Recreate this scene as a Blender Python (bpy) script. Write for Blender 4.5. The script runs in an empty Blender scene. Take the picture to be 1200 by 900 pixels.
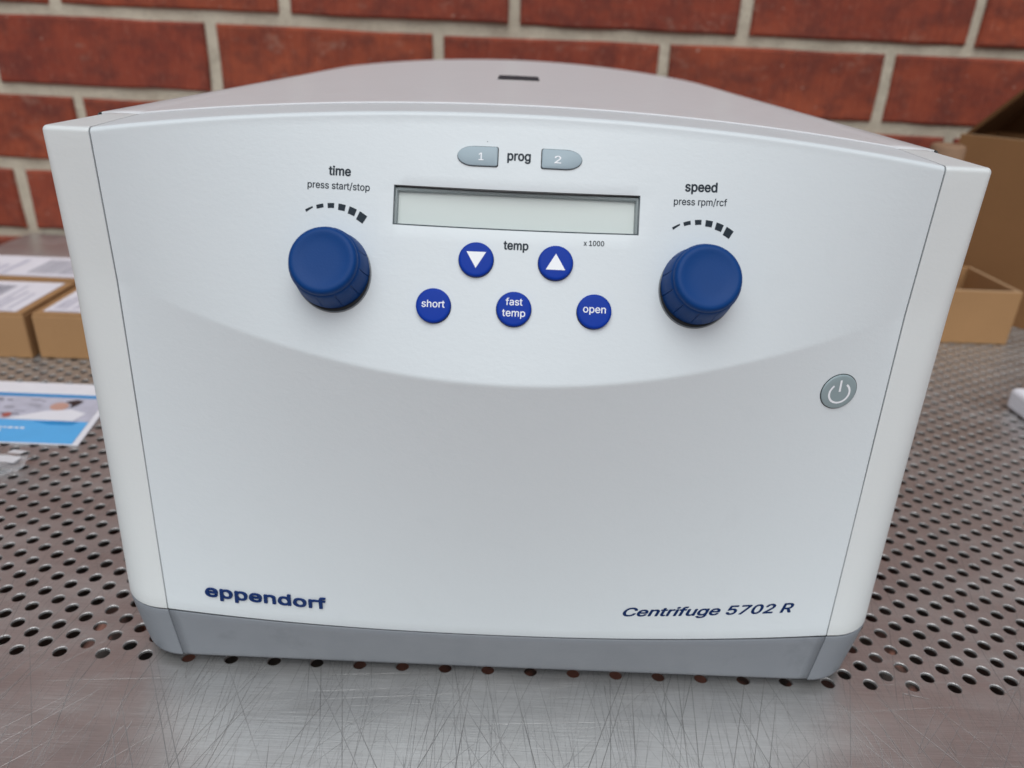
import bpy, math, random, json
import numpy as np
from mathutils import Vector, Matrix
random.seed(7)
SC = bpy.context.scene
COL = SC.collection
MM = 0.001

# ------------------------------------------------------------------ camera
cam_d = bpy.data.cameras.new("camera")
cam = bpy.data.objects.new("camera", cam_d); COL.objects.link(cam); SC.camera = cam
pitch, yaw, roll = math.radians(24.8685), math.radians(0.448), math.radians(2.680)
fwd = Vector((math.sin(yaw)*math.cos(pitch), math.cos(yaw)*math.cos(pitch), -math.sin(pitch)))
rgt = Vector((math.cos(yaw), -math.sin(yaw), 0)); upv = rgt.cross(fwd)
r2 = rgt*math.cos(roll) + upv*math.sin(roll); u2 = -rgt*math.sin(roll) + upv*math.cos(roll)
M = Matrix.Identity(4)
for i in range(3):
    M[i][0] = r2[i]; M[i][1] = u2[i]; M[i][2] = -fwd[i]
M.translation = Vector((-0.0009, -0.28974, 0.29671))
cam.matrix_world = M
cam_d.sensor_width = 36; cam_d.lens = 26.43
cam_d.clip_start = 0.01; cam_d.clip_end = 200
cam_d.dof.use_dof = True; cam_d.dof.focus_distance = 0.325; cam_d.dof.aperture_fstop = 8.2

# ------------------------------------------------------------------ world, sun, exposure
SUN_EL, SUN_AZ = 58, 8            # the soft bright part of an overcast sky, in front of the machine
W = bpy.data.worlds.new("World"); SC.world = W; W.use_nodes = True
wn = W.node_tree.nodes; wl = W.node_tree.links
bgn = wn["Background"]
sky = wn.new("ShaderNodeTexSky"); sky.sky_type = 'NISHITA'; sky.sun_disc = False
sky.sun_elevation = math.radians(SUN_EL); sky.sun_rotation = math.radians(180 - SUN_AZ)
sky.dust_density = 4.0; sky.air_density = 1.0; sky.ozone_density = 1.0
hs = wn.new("ShaderNodeHueSaturation"); hs.inputs['Saturation'].default_value = 0.42
wl.new(sky.outputs[0], hs.inputs['Color']); wl.new(hs.outputs[0], bgn.inputs['Color'])
bgn.inputs['Strength'].default_value = 0.056
sd = bpy.data.lights.new("sun", 'SUN'); sd.energy = 1.5; sd.angle = math.radians(60); sd.color = (0.915, 0.98, 1.0)
so = bpy.data.objects.new("sun", sd); COL.objects.link(so)
e, a = math.radians(SUN_EL), math.radians(SUN_AZ)
sdir = Vector((-math.sin(a)*math.cos(e), -math.cos(a)*math.cos(e), math.sin(e)))
so.rotation_euler = sdir.to_track_quat('Z', 'Y').to_euler()
SC.view_settings.view_transform = 'Standard'; SC.view_settings.look = 'None'
SC.view_settings.exposure = 0.30; SC.view_settings.gamma = 1
SC.cycles.use_denoising = True
SC.cycles.max_bounces = 8

# ------------------------------------------------------------------ helpers
def link(o, parent=None):
    COL.objects.link(o)
    if parent is not None: o.parent = parent
    return o
def mesh_obj(name, verts, faces, mat, parent=None, smooth=False, label=None, sharp=None):
    me = bpy.data.meshes.new(name); me.from_pydata([tuple(v) for v in verts], [], faces); me.update()
    if mat is not None: me.materials.append(mat)
    if smooth:
        me.polygons.foreach_set('use_smooth', [True]*len(me.polygons))
        if sharp is not None: me.set_sharp_from_angle(angle=math.radians(sharp))
    o = bpy.data.objects.new(name, me); link(o, parent)
    if label: o['label'] = label
    return o
def thing(name, label, cat, group=None, loc=(0, 0, 0), rz=0):
    o = bpy.data.objects.new(name, None); o.empty_display_size = .02
    o.location = loc; o.rotation_euler = (0, 0, rz); COL.objects.link(o)
    o['label'] = label; o['category'] = cat
    if group: o['group'] = group
    return o
def bevel(o, w, seg=2, ang=35):
    m = o.modifiers.new('bevel', 'BEVEL'); m.width = w; m.segments = seg
    m.limit_method = 'ANGLE'; m.angle_limit = math.radians(ang); m.harden_normals = False
    return o
def solid(o, t, offset=-1):
    m = o.modifiers.new('solid', 'SOLIDIFY'); m.thickness = t; m.offset = offset; m.use_even_offset = False
    return o
def box_vf(x0, x1, y0, y1, z0, z1):
    v = [(x0,y0,z0),(x1,y0,z0),(x1,y1,z0),(x0,y1,z0),(x0,y0,z1),(x1,y0,z1),(x1,y1,z1),(x0,y1,z1)]
    f = [(0,3,2,1),(4,5,6,7),(0,1,5,4),(1,2,6,5),(2,3,7,6),(3,0,4,7)]
    return v, f
def box(name, b, mat, parent=None, bev=0, label=None):
    v, f = box_vf(*b); o = mesh_obj(name, v, f, mat, parent, label=label)
    if bev: bevel(o, bev)
    return o
def grid_faces(nr, nc, flip=False):
    F_ = []
    for r in range(nr-1):
        for c in range(nc-1):
            q = (r*nc+c, r*nc+c+1, (r+1)*nc+c+1, (r+1)*nc+c)
            F_.append(q[::-1] if flip else q)
    return F_

# ------------------------------------------------------------------ materials
class NT:
    def __init__(s, name):
        s.m = bpy.data.materials.new(name); s.m.use_nodes = True
        s.n = s.m.node_tree.nodes; s.l = s.m.node_tree.links; s.b = s.n['Principled BSDF']
    def new(s, t, **kw):
        x = s.n.new(t)
        for k, v in kw.items(): setattr(x, k, v)
        return x
    def link(s, a, b): s.l.new(a, b)
    def coord(s, scale=(1,1,1), kind='Object', rot=(0,0,0)):
        tc = s.new('ShaderNodeTexCoord'); mp = s.new('ShaderNodeMapping')
        mp.inputs['Scale'].default_value = scale; mp.inputs['Rotation'].default_value = rot
        s.link(tc.outputs[kind], mp.inputs[0]); return mp.outputs[0]
    def noise(s, vec, scale, detail=2, rough=.5, dist=0):
        x = s.new('ShaderNodeTexNoise'); x.inputs['Scale'].default_value = scale
        x.inputs['Detail'].default_value = detail; x.inputs['Roughness'].default_value = rough
        x.inputs['Distortion'].default_value = dist
        if vec is not None: s.link(vec, x.inputs['Vector'])
        return x.outputs[0]
    def ramp(s, fac, stops):
        x = s.new('ShaderNodeValToRGB'); cr = x.color_ramp
        while len(cr.elements) > 1: cr.elements.remove(cr.elements[0])
        for i, (p, c) in enumerate(stops):
            el = cr.elements[0] if i == 0 else cr.elements.new(p)
            el.position = p; el.color = (c, c, c, 1) if not hasattr(c, '__len__') else (*c, 1)
        s.link(fac, x.inputs[0]); return x.outputs[0]
    def math(s, op, a, b=0.0, c=None, clamp=False):
        x = s.new('ShaderNodeMath', operation=op, use_clamp=clamp)
        for i, v in enumerate((a, b) if c is None else (a, b, c)):
            if hasattr(v, 'is_linked'): s.link(v, x.inputs[i])
            else: x.inputs[i].default_value = v
        return x.outputs[0]
    def mix(s, fac, a, b, mode='MIX'):
        x = s.new('ShaderNodeMix', data_type='RGBA', blend_type=mode)
        for sock, v in ((x.inputs[0], fac), (x.inputs[6], a), (x.inputs[7], b)):
            if hasattr(v, 'is_linked'): s.link(v, sock)
            elif hasattr(v, '__len__'): sock.default_value = (*v, 1)
            else: sock.default_value = v
        return x.outputs[2]
    def bump(s, h, strength=.3, dist=.001):
        x = s.new('ShaderNodeBump'); x.inputs['Strength'].default_value = strength
        x.inputs['Distance'].default_value = dist; s.link(h, x.inputs['Height'])
        s.link(x.outputs[0], s.b.inputs['Normal']); return x
    def set(s, **kw):
        for k, v in kw.items():
            i = s.b.inputs[k.replace('_', ' ')]
            if hasattr(v, 'is_linked'): s.link(v, i)
            elif hasattr(v, '__len__') and len(v) == 3: i.default_value = (*v, 1)
            else: i.default_value = v
        return s.m
def plain(name, col, rough=.5, metal=0, var=.06, scale=60, bump=0, bscale=900, spec=.5, bdist=.0002):
    t = NT(name); co = t.coord()
    n = t.noise(co, scale, 3)
    c = t.mix(n, [x*(1-var) for x in col], [min(1, x*(1+var)) for x in col])
    t.set(Base_Color=c, Roughness=t.math('MULTIPLY_ADD', n, .1, rough-.05), Metallic=metal, Specular_IOR_Level=spec)
    if bump: t.bump(t.noise(co, bscale, 3), bump, bdist)
    return t.m

def make_case_mat(name, col, rough=.42, bump=.42, smudge=.04):
    t = NT(name); co = t.coord((1, 1, 1))
    n = t.noise(co, 14, 4)
    c = t.mix(n, [x*.985 for x in col], [x*1.015 for x in col])
    sm = t.ramp(t.noise(co, 55, 4, .6), [(.60, 0), (.78, 1)])               # faint handling smudges
    c = t.mix(t.math('MULTIPLY', sm, smudge), c, [x*.45 for x in col])
    # leather grain of the moulding, drawn out sideways, plus an orange-peel undertone
    g1 = t.noise(t.coord((420, 500, 680)), 1, 3, .6)
    g2 = t.noise(t.coord((90, 110, 130)), 1, 2)
    h = t.math('ADD', g1, t.math('MULTIPLY', g2, .8))
    t.bump(h, bump, .00016)
    t.set(Base_Color=c, Roughness=t.math('MULTIPLY_ADD', g2, .14, rough-.07))
    return t.m
M_case = make_case_mat('case_plastic', (.685, .735, .765))
M_side = make_case_mat('side_plastic', (.70, .73, .735), .40)
M_lid = make_case_mat('lid_plastic', (.71, .715, .735), .34, .08)
M_base = make_case_mat('base_plastic', (.195, .21, .235), .42, .5, .30)
M_print = plain('print_dark', (.018, .028, .04), .5, spec=.2)
M_printblue = plain('print_blue', (.001, .020, .10), .5, spec=.15)
M_emblem = plain('emblem_blue', (.0005, .022, .12), .45, spec=.2)
M_white = plain('print_white', (.86, .88, .92), .5)
M_button = plain('button_blue', (.001, .036, .34), .5, bump=.1, spec=.16)
M_gap_shade = plain('gap_shade', (.012, .014, .018), .6)  # flat black rings that paint in the shade of gaps round keys and knobs
M_knob = plain('knob_blue', (.0005, .044, .195), .5, spec=.2, bump=.25, bscale=1400)
M_ring = plain('ring_grey', (.20, .22, .24), .3)
M_softgrey = plain('key_grey', (.33, .42, .475), .45, bump=.15)
M_powergrey = plain('key_grey_dark', (.27, .34, .36), .42, bump=.15)
M_rubber = plain('rubber', (.02, .02, .02), .8)
M_bezel = plain('bezel_smoke', (.065, .085, .095), .25)
def lcd_mat():
    t = NT('lcd_glass'); n = t.noise(t.coord((6, 1, 30)), 3, 2)
    t.set(Base_Color=t.mix(n, (.66, .72, .70), (.74, .79, .75)), Roughness=.22); return t.m
M_lcd = lcd_mat()
M_port_shade = plain('port_shade', (.05, .05, .058), .8, spec=.1)
def clear_mat(name, col, rough, alpha):
    t = NT(name); t.set(Base_Color=col, Roughness=rough, Alpha=alpha, IOR=1.45); return t.m
M_pane = clear_mat('window_clear', (.35, .42, .44), .06, .16)

def steel_mat(name='steel', scratches=1.0):
    t = NT(name)
    grain = t.noise(t.coord((40, 1400, 40)), 1, 3, .6)
    grain2 = t.noise(t.coord((18, 420, 10), rot=(0, 0, .05)), 1, 3, .6)
    cloud = t.noise(t.coord(), 16, 6, .68)
    cloud2 = t.noise(t.coord(), 42, 4, .65)
    total = None; mtotal = None
    # long fine meandering scratches: iso-lines of stretched noise, broken by a second noise
    tc = t.new('ShaderNodeTexCoord')
    for k, (ang, sx, sy, wd, amt, seed) in enumerate([
            (1.46, 1.3, 62, .00014, 1.0, 1), (1.20, 1.5, 72, .00012, .8, 5), (1.78, 1.4, 66, .00012, .9, 9), (.82, 1.7, 70, .00010, .5, 13),
            (2.12, 1.6, 70, .00011, .6, 17), (1.58, 3, 150, .00008, .65, 21), (1.32, 3, 170, .00008, .6, 26), (.10, 2.5, 100, .00009, .3, 31),
            (1.68, 3.5, 190, .00008, .6, 37), (1.50, 3, 130, .00008, .55, 43)]):
        m0 = t.new('ShaderNodeMapping'); m0.inputs['Rotation'].default_value = (0, 0, -ang)
        m0.inputs['Location'].default_value = (seed*1.37, seed*.73, 0)
        t.link(tc.outputs['Object'], m0.inputs[0])
        def nz(dx, dy):
            m1 = t.new('ShaderNodeMapping'); m1.inputs['Scale'].default_value = (sx, sy, 0); m1.inputs['Location'].default_value = (dx*sx, dy*sy, 0)
            t.link(m0.outputs[0], m1.inputs[0]); return t.noise(m1.outputs[0], 1, 0)
        n = nz(0, 0); h_ = .0005
        gx = t.math('SUBTRACT', nz(h_, 0), n); gy = t.math('SUBTRACT', nz(0, h_), n)
        g = t.math('SQRT', t.math('ADD', t.math('MULTIPLY', gx, gx), t.math('MULTIPLY', gy, gy)))
        d = t.math('MULTIPLY', t.math('DIVIDE', t.math('ABSOLUTE', t.math('SUBTRACT', n, .5)), t.math('ADD', g, .0015)), h_)
        line = t.math('SUBTRACT', 1.0, t.math('DIVIDE', t.math('SUBTRACT', d, wd*.5), wd), clamp=True)
        m2 = t.new('ShaderNodeMapping'); m2.inputs['Scale'].default_value = (11, 40, 1); m2.inputs['Location'].default_value = (seed, 3*seed, 0)
        t.link(m0.outputs[0], m2.inputs[0])
        brk = t.ramp(t.noise(m2.outputs[0], 1, 2), [(.44, 0), (.62, 1)])
        s = t.math('MULTIPLY', t.math('MULTIPLY', line, brk), amt)
        total = s if total is None else t.math('MAXIMUM', total, s)
    dark = t.math('MULTIPLY', total, .68*scratches)
    base = t.mix(cloud, (.42, .41, .40), (.70, .69, .675))
    base = t.mix(t.math('MULTIPLY', t.ramp(cloud2, [(.45, 0), (.7, 1)]), .34), base, (.40, .37, .36))
    base = t.mix(t.math('MULTIPLY', t.ramp(grain, [(.3, 0), (.7, 1)]), .45), base, (.80, .79, .79))
    base = t.mix(dark, base, (.07, .06, .06))
    r = t.math('MULTIPLY_ADD', cloud2, .20, .25)
    r = t.math('ADD', r, t.math('MULTIPLY', total, .2))
    smr = t.ramp(t.noise(t.coord((9, 26, 1), rot=(0, 0, .5)), 1, 4, .6), [(.42, 0), (.66, 1)])
    r = t.math('ADD', r, t.math('MULTIPLY', smr, .12))
    base = t.mix(t.math('MULTIPLY', smr, .16), base, (.80, .80, .79))
    t.set(Base_Color=base, Roughness=r, Metallic=.82)
    h = t.math('ADD', t.math('MULTIPLY', grain, .5), t.math('MULTIPLY', grain2, .6))
    h = t.math('SUBTRACT', h, t.math('MULTIPLY', total, 1.6))
    h = t.math('ADD', h, t.math('MULTIPLY', cloud2, .5))
    t.bump(h, .55, .00025)
    return t.m
M_steel = steel_mat()
M_steel_frame = plain('steel_frame', (.35, .35, .35), .45, .9, scale=20)

def brick_mat():
    t = NT('brick'); oi = t.new('ShaderNodeObjectInfo')
    tc = t.new('ShaderNodeTexCoord'); add = t.new('ShaderNodeVectorMath', operation='ADD')
    comb = t.new('ShaderNodeCombineXYZ')
    t.link(t.math('MULTIPLY', oi.outputs['Random'], 37.0), comb.inputs[0]); t.link(t.math('MULTIPLY', oi.outputs['Random'], 11.0), comb.inputs[2])
    t.link(tc.outputs['Object'], add.inputs[0]); t.link(comb.outputs[0], add.inputs[1])
    def mp(sc):
        m = t.new('ShaderNodeMapping'); m.inputs['Scale'].default_value = sc; t.link(add.outputs[0], m.inputs[0]); return m.outputs[0]
    big = t.noise(mp((7, 7, 12)), 1, 4, .6); fine = t.noise(mp((260, 90, 60)), 1, 4, .7); drag = t.noise(mp((220, 10, 9)), 1, 3, .6)
    blot = t.noise(mp((26, 26, 34)), 1, 4, .65)
    c = t.mix(t.ramp(big, [(.3, 0), (.7, 1)]), (.22, .048, .028), (.42, .098, .046))
    c = t.mix(t.math('MULTIPLY', oi.outputs['Random'], .35), c, (.22, .036, .032))
    c = t.mix(t.math('MULTIPLY', t.ramp(drag, [(.42, 0), (.68, 1)]), .28), c, (.14, .030, .024))
    c = t.mix(t.math('MULTIPLY', t.ramp(blot, [(.42, 0), (.66, 1)]), .62), c, (.105, .034, .030))
    c = t.mix(t.math('MULTIPLY', t.ramp(fine, [(.56, 0), (.70, 1)]), .34), c, (.46, .19, .13))
    smear = t.ramp(t.noise(mp((18, 18, 30)), 1, 5, .7), [(.58, 0), (.72, 1)])
    c = t.mix(t.math('MULTIPLY', smear, .42), c, (.38, .27, .21))
    dots = t.ramp(t.noise(mp((120, 120, 150)), 1, 2), [(.68, 0), (.74, 1)])
    c = t.mix(t.math('MULTIPLY', dots, .5), c, (.50, .34, .27))
    t.set(Base_Color=c, Roughness=.85, Specular_IOR_Level=.25)
    h = t.math('ADD', t.math('MULTIPLY', drag, .8), t.math('ADD', fine, blot))
    t.bump(h, .7, .0022)
    return t.m
M_brick = brick_mat()
def mortar_mat():
    t = NT('mortar'); co = t.coord()
    a_ = t.noise(co, 30, 5, .65); b_ = t.noise(co, 260, 3, .7)
    c = t.mix(a_, (.38, .335, .26), (.76, .69, .56))
    c = t.mix(t.math('MULTIPLY', t.ramp(b_, [(.56, 0), (.72, 1)]), .5), c, (.20, .16, .13))
    t.set(Base_Color=c, Roughness=.95, Specular_IOR_Level=.2)
    t.bump(t.math('ADD', a_, t.math('MULTIPLY', b_, .5)), .9, .004)
    return t.m
M_mortar = mortar_mat()
def card_mat(name, col):
    t = NT(name); co = t.coord()
    fib = t.noise(t.coord((60, 300, 300)), 1, 4, .7); cl = t.noise(co, 11, 3)
    flute = t.new('ShaderNodeTexWave'); flute.inputs['Scale'].default_value = 40; flute.inputs['Distortion'].default_value = .6
    t.link(co, flute.inputs[0])
    c = t.mix(cl, [x*.88 for x in col], [x*1.1 for x in col])
    c = t.mix(t.math('MULTIPLY', fib, .25), c, [x*.65 for x in col])
    t.set(Base_Color=c, Roughness=.8, Specular_IOR_Level=.2)
    t.bump(t.math('ADD', fib, t.math('MULTIPLY', flute.outputs[1], .4)), .2, .0008)
    return t.m
M_card = card_mat('cardboard', (.40, .225, .105))
M_card2 = card_mat('cardboard_brown', (.26, .130, .055))
M_card_shade = card_mat('cardboard_shade', (.12, .055, .02))  # shade on the big box's flaps, put into the cardboard colour
M_edge = card_mat('cardboard_edge', (.52, .36, .22))
M_label = plain('label_paper', (.78, .76, .82), .6)
M_labelprint = plain('label_print', (.42, .42, .48), .6)
M_labelsoft = plain('label_print_soft', (.55, .54, .64), .6)
M_foam = plain('foam_white', (.80, .80, .86), .6, bump=.3, bscale=300)
M_cyan = plain('print_cyan', (.11, .45, .86), .35)
M_cyan2 = plain('print_cyan_dark', (.02, .27, .62), .35)
M_paper = plain('gloss_paper', (.82, .82, .88), .35)
M_lab = plain('print_pale', (.52, .52, .62), .4, var=.25, scale=90)
M_labgrey = plain('print_grey', (.17, .17, .22), .4, var=.3)
M_skin = plain('print_skin', (.58, .34, .28), .4)
M_hair = plain('print_hair', (.035, .025, .03), .4)
M_red = plain('print_red', (.42, .12, .10), .4)
M_tan = plain('paper_tube', (.27, .16, .095), .8)
M_pink = plain('paper_tube_pale', (.30, .20, .17), .7)

def floor_mat():
    t = NT('paving'); co = t.coord()
    v = t.new('ShaderNodeTexVoronoi'); v.inputs['Scale'].default_value = 14; t.link(co, v.inputs['Vector'])
    n = t.noise(co, 9, 4, .6)
    sp = t.new('ShaderNodeSeparateColor'); t.link(v.outputs['Color'], sp.inputs[0])
    c = t.mix(t.ramp(sp.outputs[0], [(.35, 0), (.75, 1)]), (.08, .065, .058), (.46, .21, .16))
    c = t.mix(t.ramp(n, [(.5, 0), (.7, 1)]), c, (.045, .04, .038))
    t.set(Base_Color=c, Roughness=.9); t.bump(n, .5, .01); return t.m
M_floor = floor_mat()
def bag_mat():
    t = NT('clear_film'); n = t.noise(t.coord((1, 1, 1)), 60, 4)
    t.set(Base_Color=(.75, .75, .78), Roughness=.16, Alpha=t.ramp(n, [(.3, .14), (.7, .42)]), IOR=1.4)
    t.bump(n, .5, .002)
    return t.m
M_bag = bag_mat()
M_film = clear_mat('film_seam', (.80, .80, .84), .3, .75)

# ------------------------------------------------------------------ setting: ground under the bench
v, f = box_vf(-30, 30, -30, 0.85, -.80, -.75)
gr = mesh_obj('ground', [(-60, -60, -.75), (60, -60, -.75), (60, 60, -.75), (-60, 60, -.75)], [(0, 1, 2, 3)], M_floor)
gr['kind'] = 'structure'

# ------------------------------------------------------------------ brick wall
WY = .818
wall = thing('brick_wall', 'red brick wall with pale mortar joints behind the steel bench', 'wall', loc=(0, WY, 0))
PX, PZ, JT = .3055, .1017, .0155
z_bed = -.0035      # centre of the bed joint at bench height
def brick_mesh(k, length, w=None):
    rnd = random.Random(k)
    hx, hz, dp = length/2, (PZ-JT)/2, .05
    ring = []
    nx = 5
    for i in range(nx): ring.append((-hx + 2*hx*i/(nx-1), -hz))
    ring.append((hx, 0.0))
    for i in range(nx): ring.append((hx - 2*hx*i/(nx-1), hz))
    ring.append((-hx, 0.0))
    n = len(ring); V = []
    ring = [(x+rnd.uniform(-.0010, .0010), z+rnd.uniform(-.0011, .0011)) for x, z in ring]
    ins = rnd.uniform(.0025, .004)
    V += [(x*(1-ins/hx), rnd.uniform(-.0006, .0006), z*(1-ins/hz)) for x, z in ring]
    V += [(x, .0035, z) for x, z in ring]
    V += [(x, dp, z) for x, z in ring]
    F_ = [tuple(range(n))]
    for b in (0, n):
        for i in range(n):
            j = (i+1) % n; F_.append((b+i, b+n+i, b+n+j, b+j))
    me = bpy.data.meshes.new('brick'); me.from_pydata(V, [], F_); me.update(); me.materials.append(M_brick)
    return me
bmeshes = [brick_mesh(k, PX-JT) for k in range(7)]
# joints measured on the photograph: rows shift by a third of a brick
offs = {0: -.1135, 1: -.0120, -1: -.0052, -2: -.1100}     # row 0 lies between z = .198 and .300
for r in range(-9, 7):
    zc = z_bed + PZ*(r+2) + PZ/2
    off = offs.get(r, offs[0] if r % 2 == 0 else (offs[1] if r > 0 else offs[-1]))
    for c in range(-7, 8):
        if r < -3 and abs(c) > 5: continue
        x = off + PX*c + PX/2
        o = bpy.data.objects.new('brick', bmeshes[random.randrange(7)]); link(o, wall)
        o.location = (x + random.uniform(-.001, .001), random.uniform(-.0012, .0012), zc + random.uniform(-.0008, .0008))
        o.rotation_euler = (random.uniform(-.004, .004), random.uniform(-.002, .002), random.uniform(-.004, .004))
# mortar: a slightly uneven sheet just behind the brick faces
nx, nz = 120, 64
Vm = []
for j in range(nz):
    for i in range(nx):
        x = -2.35 + 4.7*i/(nx-1); z = -.76 + 1.40*j/(nz-1)
        Vm.append((x, .0062 + .0014*math.sin(x*57+z*31) + random.uniform(-.0007, .0007), z))
mo = mesh_obj('mortar', Vm, grid_faces(nz, nx), M_mortar, wall, smooth=True)
box('wall_core', (-2.35, 2.35, .02, .22, -.76, .64), M_mortar, wall)
# plain upper wall above the bricks that can be seen, of the same make, as one joined piece of bricks
Vb, Fb = [], []
for r in range(7, 24):
    zc = z_bed + PZ*(r+2) + PZ/2; off = offs[0] if r % 2 == 0 else offs[1]
    for c in range(-7, 8):
        x = off + PX*c + PX/2; b = len(Vb)
        vv, ff = box_vf(x-(PX-JT)/2, x+(PX-JT)/2, 0, .05, zc-(PZ-JT)/2, zc+(PZ-JT)/2)
        Vb += vv; Fb += [tuple(i+b for i in q) for q in ff]
ub = mesh_obj('bricks', Vb, Fb, M_brick, wall); ub['kind'] = 'stuff'
box('upper_core', (-2.35, 2.35, .007, .22, .642, 2.5), M_mortar, wall)

# ------------------------------------------------------------------ perforated steel bench
bench = thing('steel_bench', 'perforated stainless steel bench top with scratched plain front strip', 'bench')
AX, AY = 11.0, 12.7        # hole lattice: columns 11 mm apart, holes 12.7 mm apart in each, every other column shifted
X0 = -246.2
def perforated():
    V, F_ = [], []
    i0, i1 = -42, 88
    def ring(n): return [(math.cos(2*math.pi*(k+.5)/n), math.sin(2*math.pi*(k+.5)/n)) for k in range(n)]
    tv = {}
    for n in (20, 12):
        verts = [(-AX/2, -AY/2, 0), (AX/2, -AY/2, 0), (AX/2, AY/2, 0), (-AX/2, AY/2, 0)]
        R = ring(n)
        for rr, zz in ((3.75, 0), (3.52, -.12), (3.36, -.40), (3.32, -1.5)):
            verts += [(x*rr, y*rr, zz) for x, y in R]
        faces = []
        # quadrants: corner 2 (+,+) owns angles 0..90 and so on
        own = {0: 2, 1: 3, 2: 0, 3: 1}
        q = n//4
        for k in range(n):
            kn = (k+1) % n
            cor = own[k//q]; corn = own[kn//q]
            faces.append((cor, 4+kn, 4+k) if cor != corn else (cor, 4+kn, 4+k))
            if cor != corn: faces.append((cor, corn, 4+kn))
        for L in range(3):
            for k in range(n):
                kn = (k+1) % n; b = 4+L*n
                faces.append((b+k, b+kn, b+n+kn, b+n+k))
        tv[n] = (np.array(verts), faces)
    for i in range(i0, i1+1):
        odd = i % 2
        x = X0 + AX*i
        for k in range(0, 52):
            y = AY*k + (AY/2 if odd else 0)
            n = 20 if y < 330 and abs(x) < 420 else 12
            vt, ft = tv[n]; b = len(V)
            V.extend((vt + (x, y, 0)).tolist()); F_.extend([tuple(p+b for p in q) for q in ft])
        if odd:
            b = len(V); V += [[x-AX/2, -AY/2, 0], [x+AX/2, -AY/2, 0], [x+AX/2, 0, 0], [x-AX/2, 0, 0]]; F_.append((b, b+1, b+2, b+3))
            ylast = AY*51 + AY
        else:
            b = len(V); V += [[x-AX/2, AY*51+AY/2, 0], [x+AX/2, AY*51+AY/2, 0], [x+AX/2, AY*52, 0], [x-AX/2, AY*52, 0]]; F_.append((b, b+1, b+2, b+3))
    return V, F_, X0+AX*(i0-.5), X0+AX*(i1+.5)
V, F_, xl, xr = perforated()
V = np.array(V)*MM
# the sheet is slightly uneven, as a worn bench is
V[:, 2] += .0004*np.sin(V[:, 0]*19+1)*np.sin(V[:, 1]*13)
me = bpy.data.meshes.new('perforated_sheet'); me.from_pydata(V.tolist(), [], F_); me.update(); me.materials.append(M_steel)
ps = bpy.data.objects.new('perforated_sheet', me); link(ps, bench)
xl *= MM; xr *= MM
yf = -AY/2*MM; yb = AY*52*MM
def strip(name, x0, x1, y0, y1, nx=60, ny=12):
    Vv = [(x0+(x1-x0)*i/(nx-1), y0+(y1-y0)*j/(ny-1), 0) for j in range(ny) for i in range(nx)]
    Vv = [(x, y, .0004*math.sin(x*19+1)*math.sin(y*13)) for x, y, z in Vv]
    return mesh_obj(name, Vv, grid_faces(ny, nx), M_steel, bench, smooth=True)
strip('front_strip', xl, xr, -.150, yf)
strip('back_strip', xl, xr, yb, .809)
# rolled front edge and turned-down sides
prof = [(-.150, 0), (-.156, -.0015), (-.160, -.006), (-.160, -.038), (-.150, -.040)]
Vv = []
for x in (xl, xr): Vv += [(x, y, z) for y, z in prof]
mesh_obj('front_edge', Vv, [(i, i+1, 6+i, 5+i) for i in range(4)], M_steel, bench, smooth=True, sharp=60)
box('front_light_block', (xl, xr, -.1575, -.1545, -.70, -.0415), M_steel_frame, bench)  # added light blockers, front and sides: keep the space under the holes dark
box('side_light_block', (xl-.003, xl-.0015, -.15, .812, -.70, -.042), M_steel_frame, bench)
box('side_light_block', (xr+.0015, xr+.003, -.15, .812, -.70, -.042), M_steel_frame, bench)
box('side_rail', (xl-.004, xl-.0005, -.15, .81, -.04, 0), M_steel, bench)
box('side_rail', (xr+.0005, xr+.004, -.15, .81, -.04, 0), M_steel, bench)
for x in (xl+.03, xr-.03):
    for y in (-.12, .77):
        box('leg', (x-.02, x+.02, y-.02, y+.02, -.75, -.0025), M_steel_frame, bench, .003)

# ------------------------------------------------------------------ centrifuge shape
def lerp(a_, b_, t): return a_+(b_-a_)*t
def clamp(t, a_=0., b_=1.): return max(a_, min(b_, t))
def sstep(a_, b_, t):
    t = clamp((t-a_)/(b_-a_)); return t*t*(3-2*t)
KP = .48
def ztop_f(x): return 256.5+12.3*max(0, 1-(x/171)**2)
def Usurf(x, z):
    t = min(1, (x/166)**2); return 21.5-(KP*(1-t)+.07*t)*(ztop_f(x)-z)
def G0(x): return -12.5+8.5*abs(x/160)**2.2
def zs(x): return 172.8+19.6*(x/160)**2
def Fs(x, z):                                # the front face: y for a given x and height
    s = zs(x)
    if z >= s: return Usurf(x, z)
    return G0(x)+(z-34)/(s-34)*(Usurf(x, s)-G0(x))
def zt(x, y):                                # the top face: height for a given x, y
    base = lerp(256.5, 257.6, clamp((y-22)/44)) if y < 66 else lerp(257.6, 258.2, (y-66)/500)
    cr = lerp(12.3, 10.6, clamp((y-22)/44)) if y < 66 else lerp(10.6, 14.0, clamp((y-66)/480))
    w = lerp(171, 190, clamp((y-66)/400))
    return base + cr*max(0, 1-(x/w)**2)
def xseam(z): return 162+9*clamp((z-34)/222)
HW = 190.8
RT = 2.1                                     # rounding of the top front edge
G = .35                                      # half of the seam gap
cf = thing('centrifuge', 'white and grey benchtop centrifuge with blue knobs standing on the steel bench', 'centrifuge')

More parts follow.
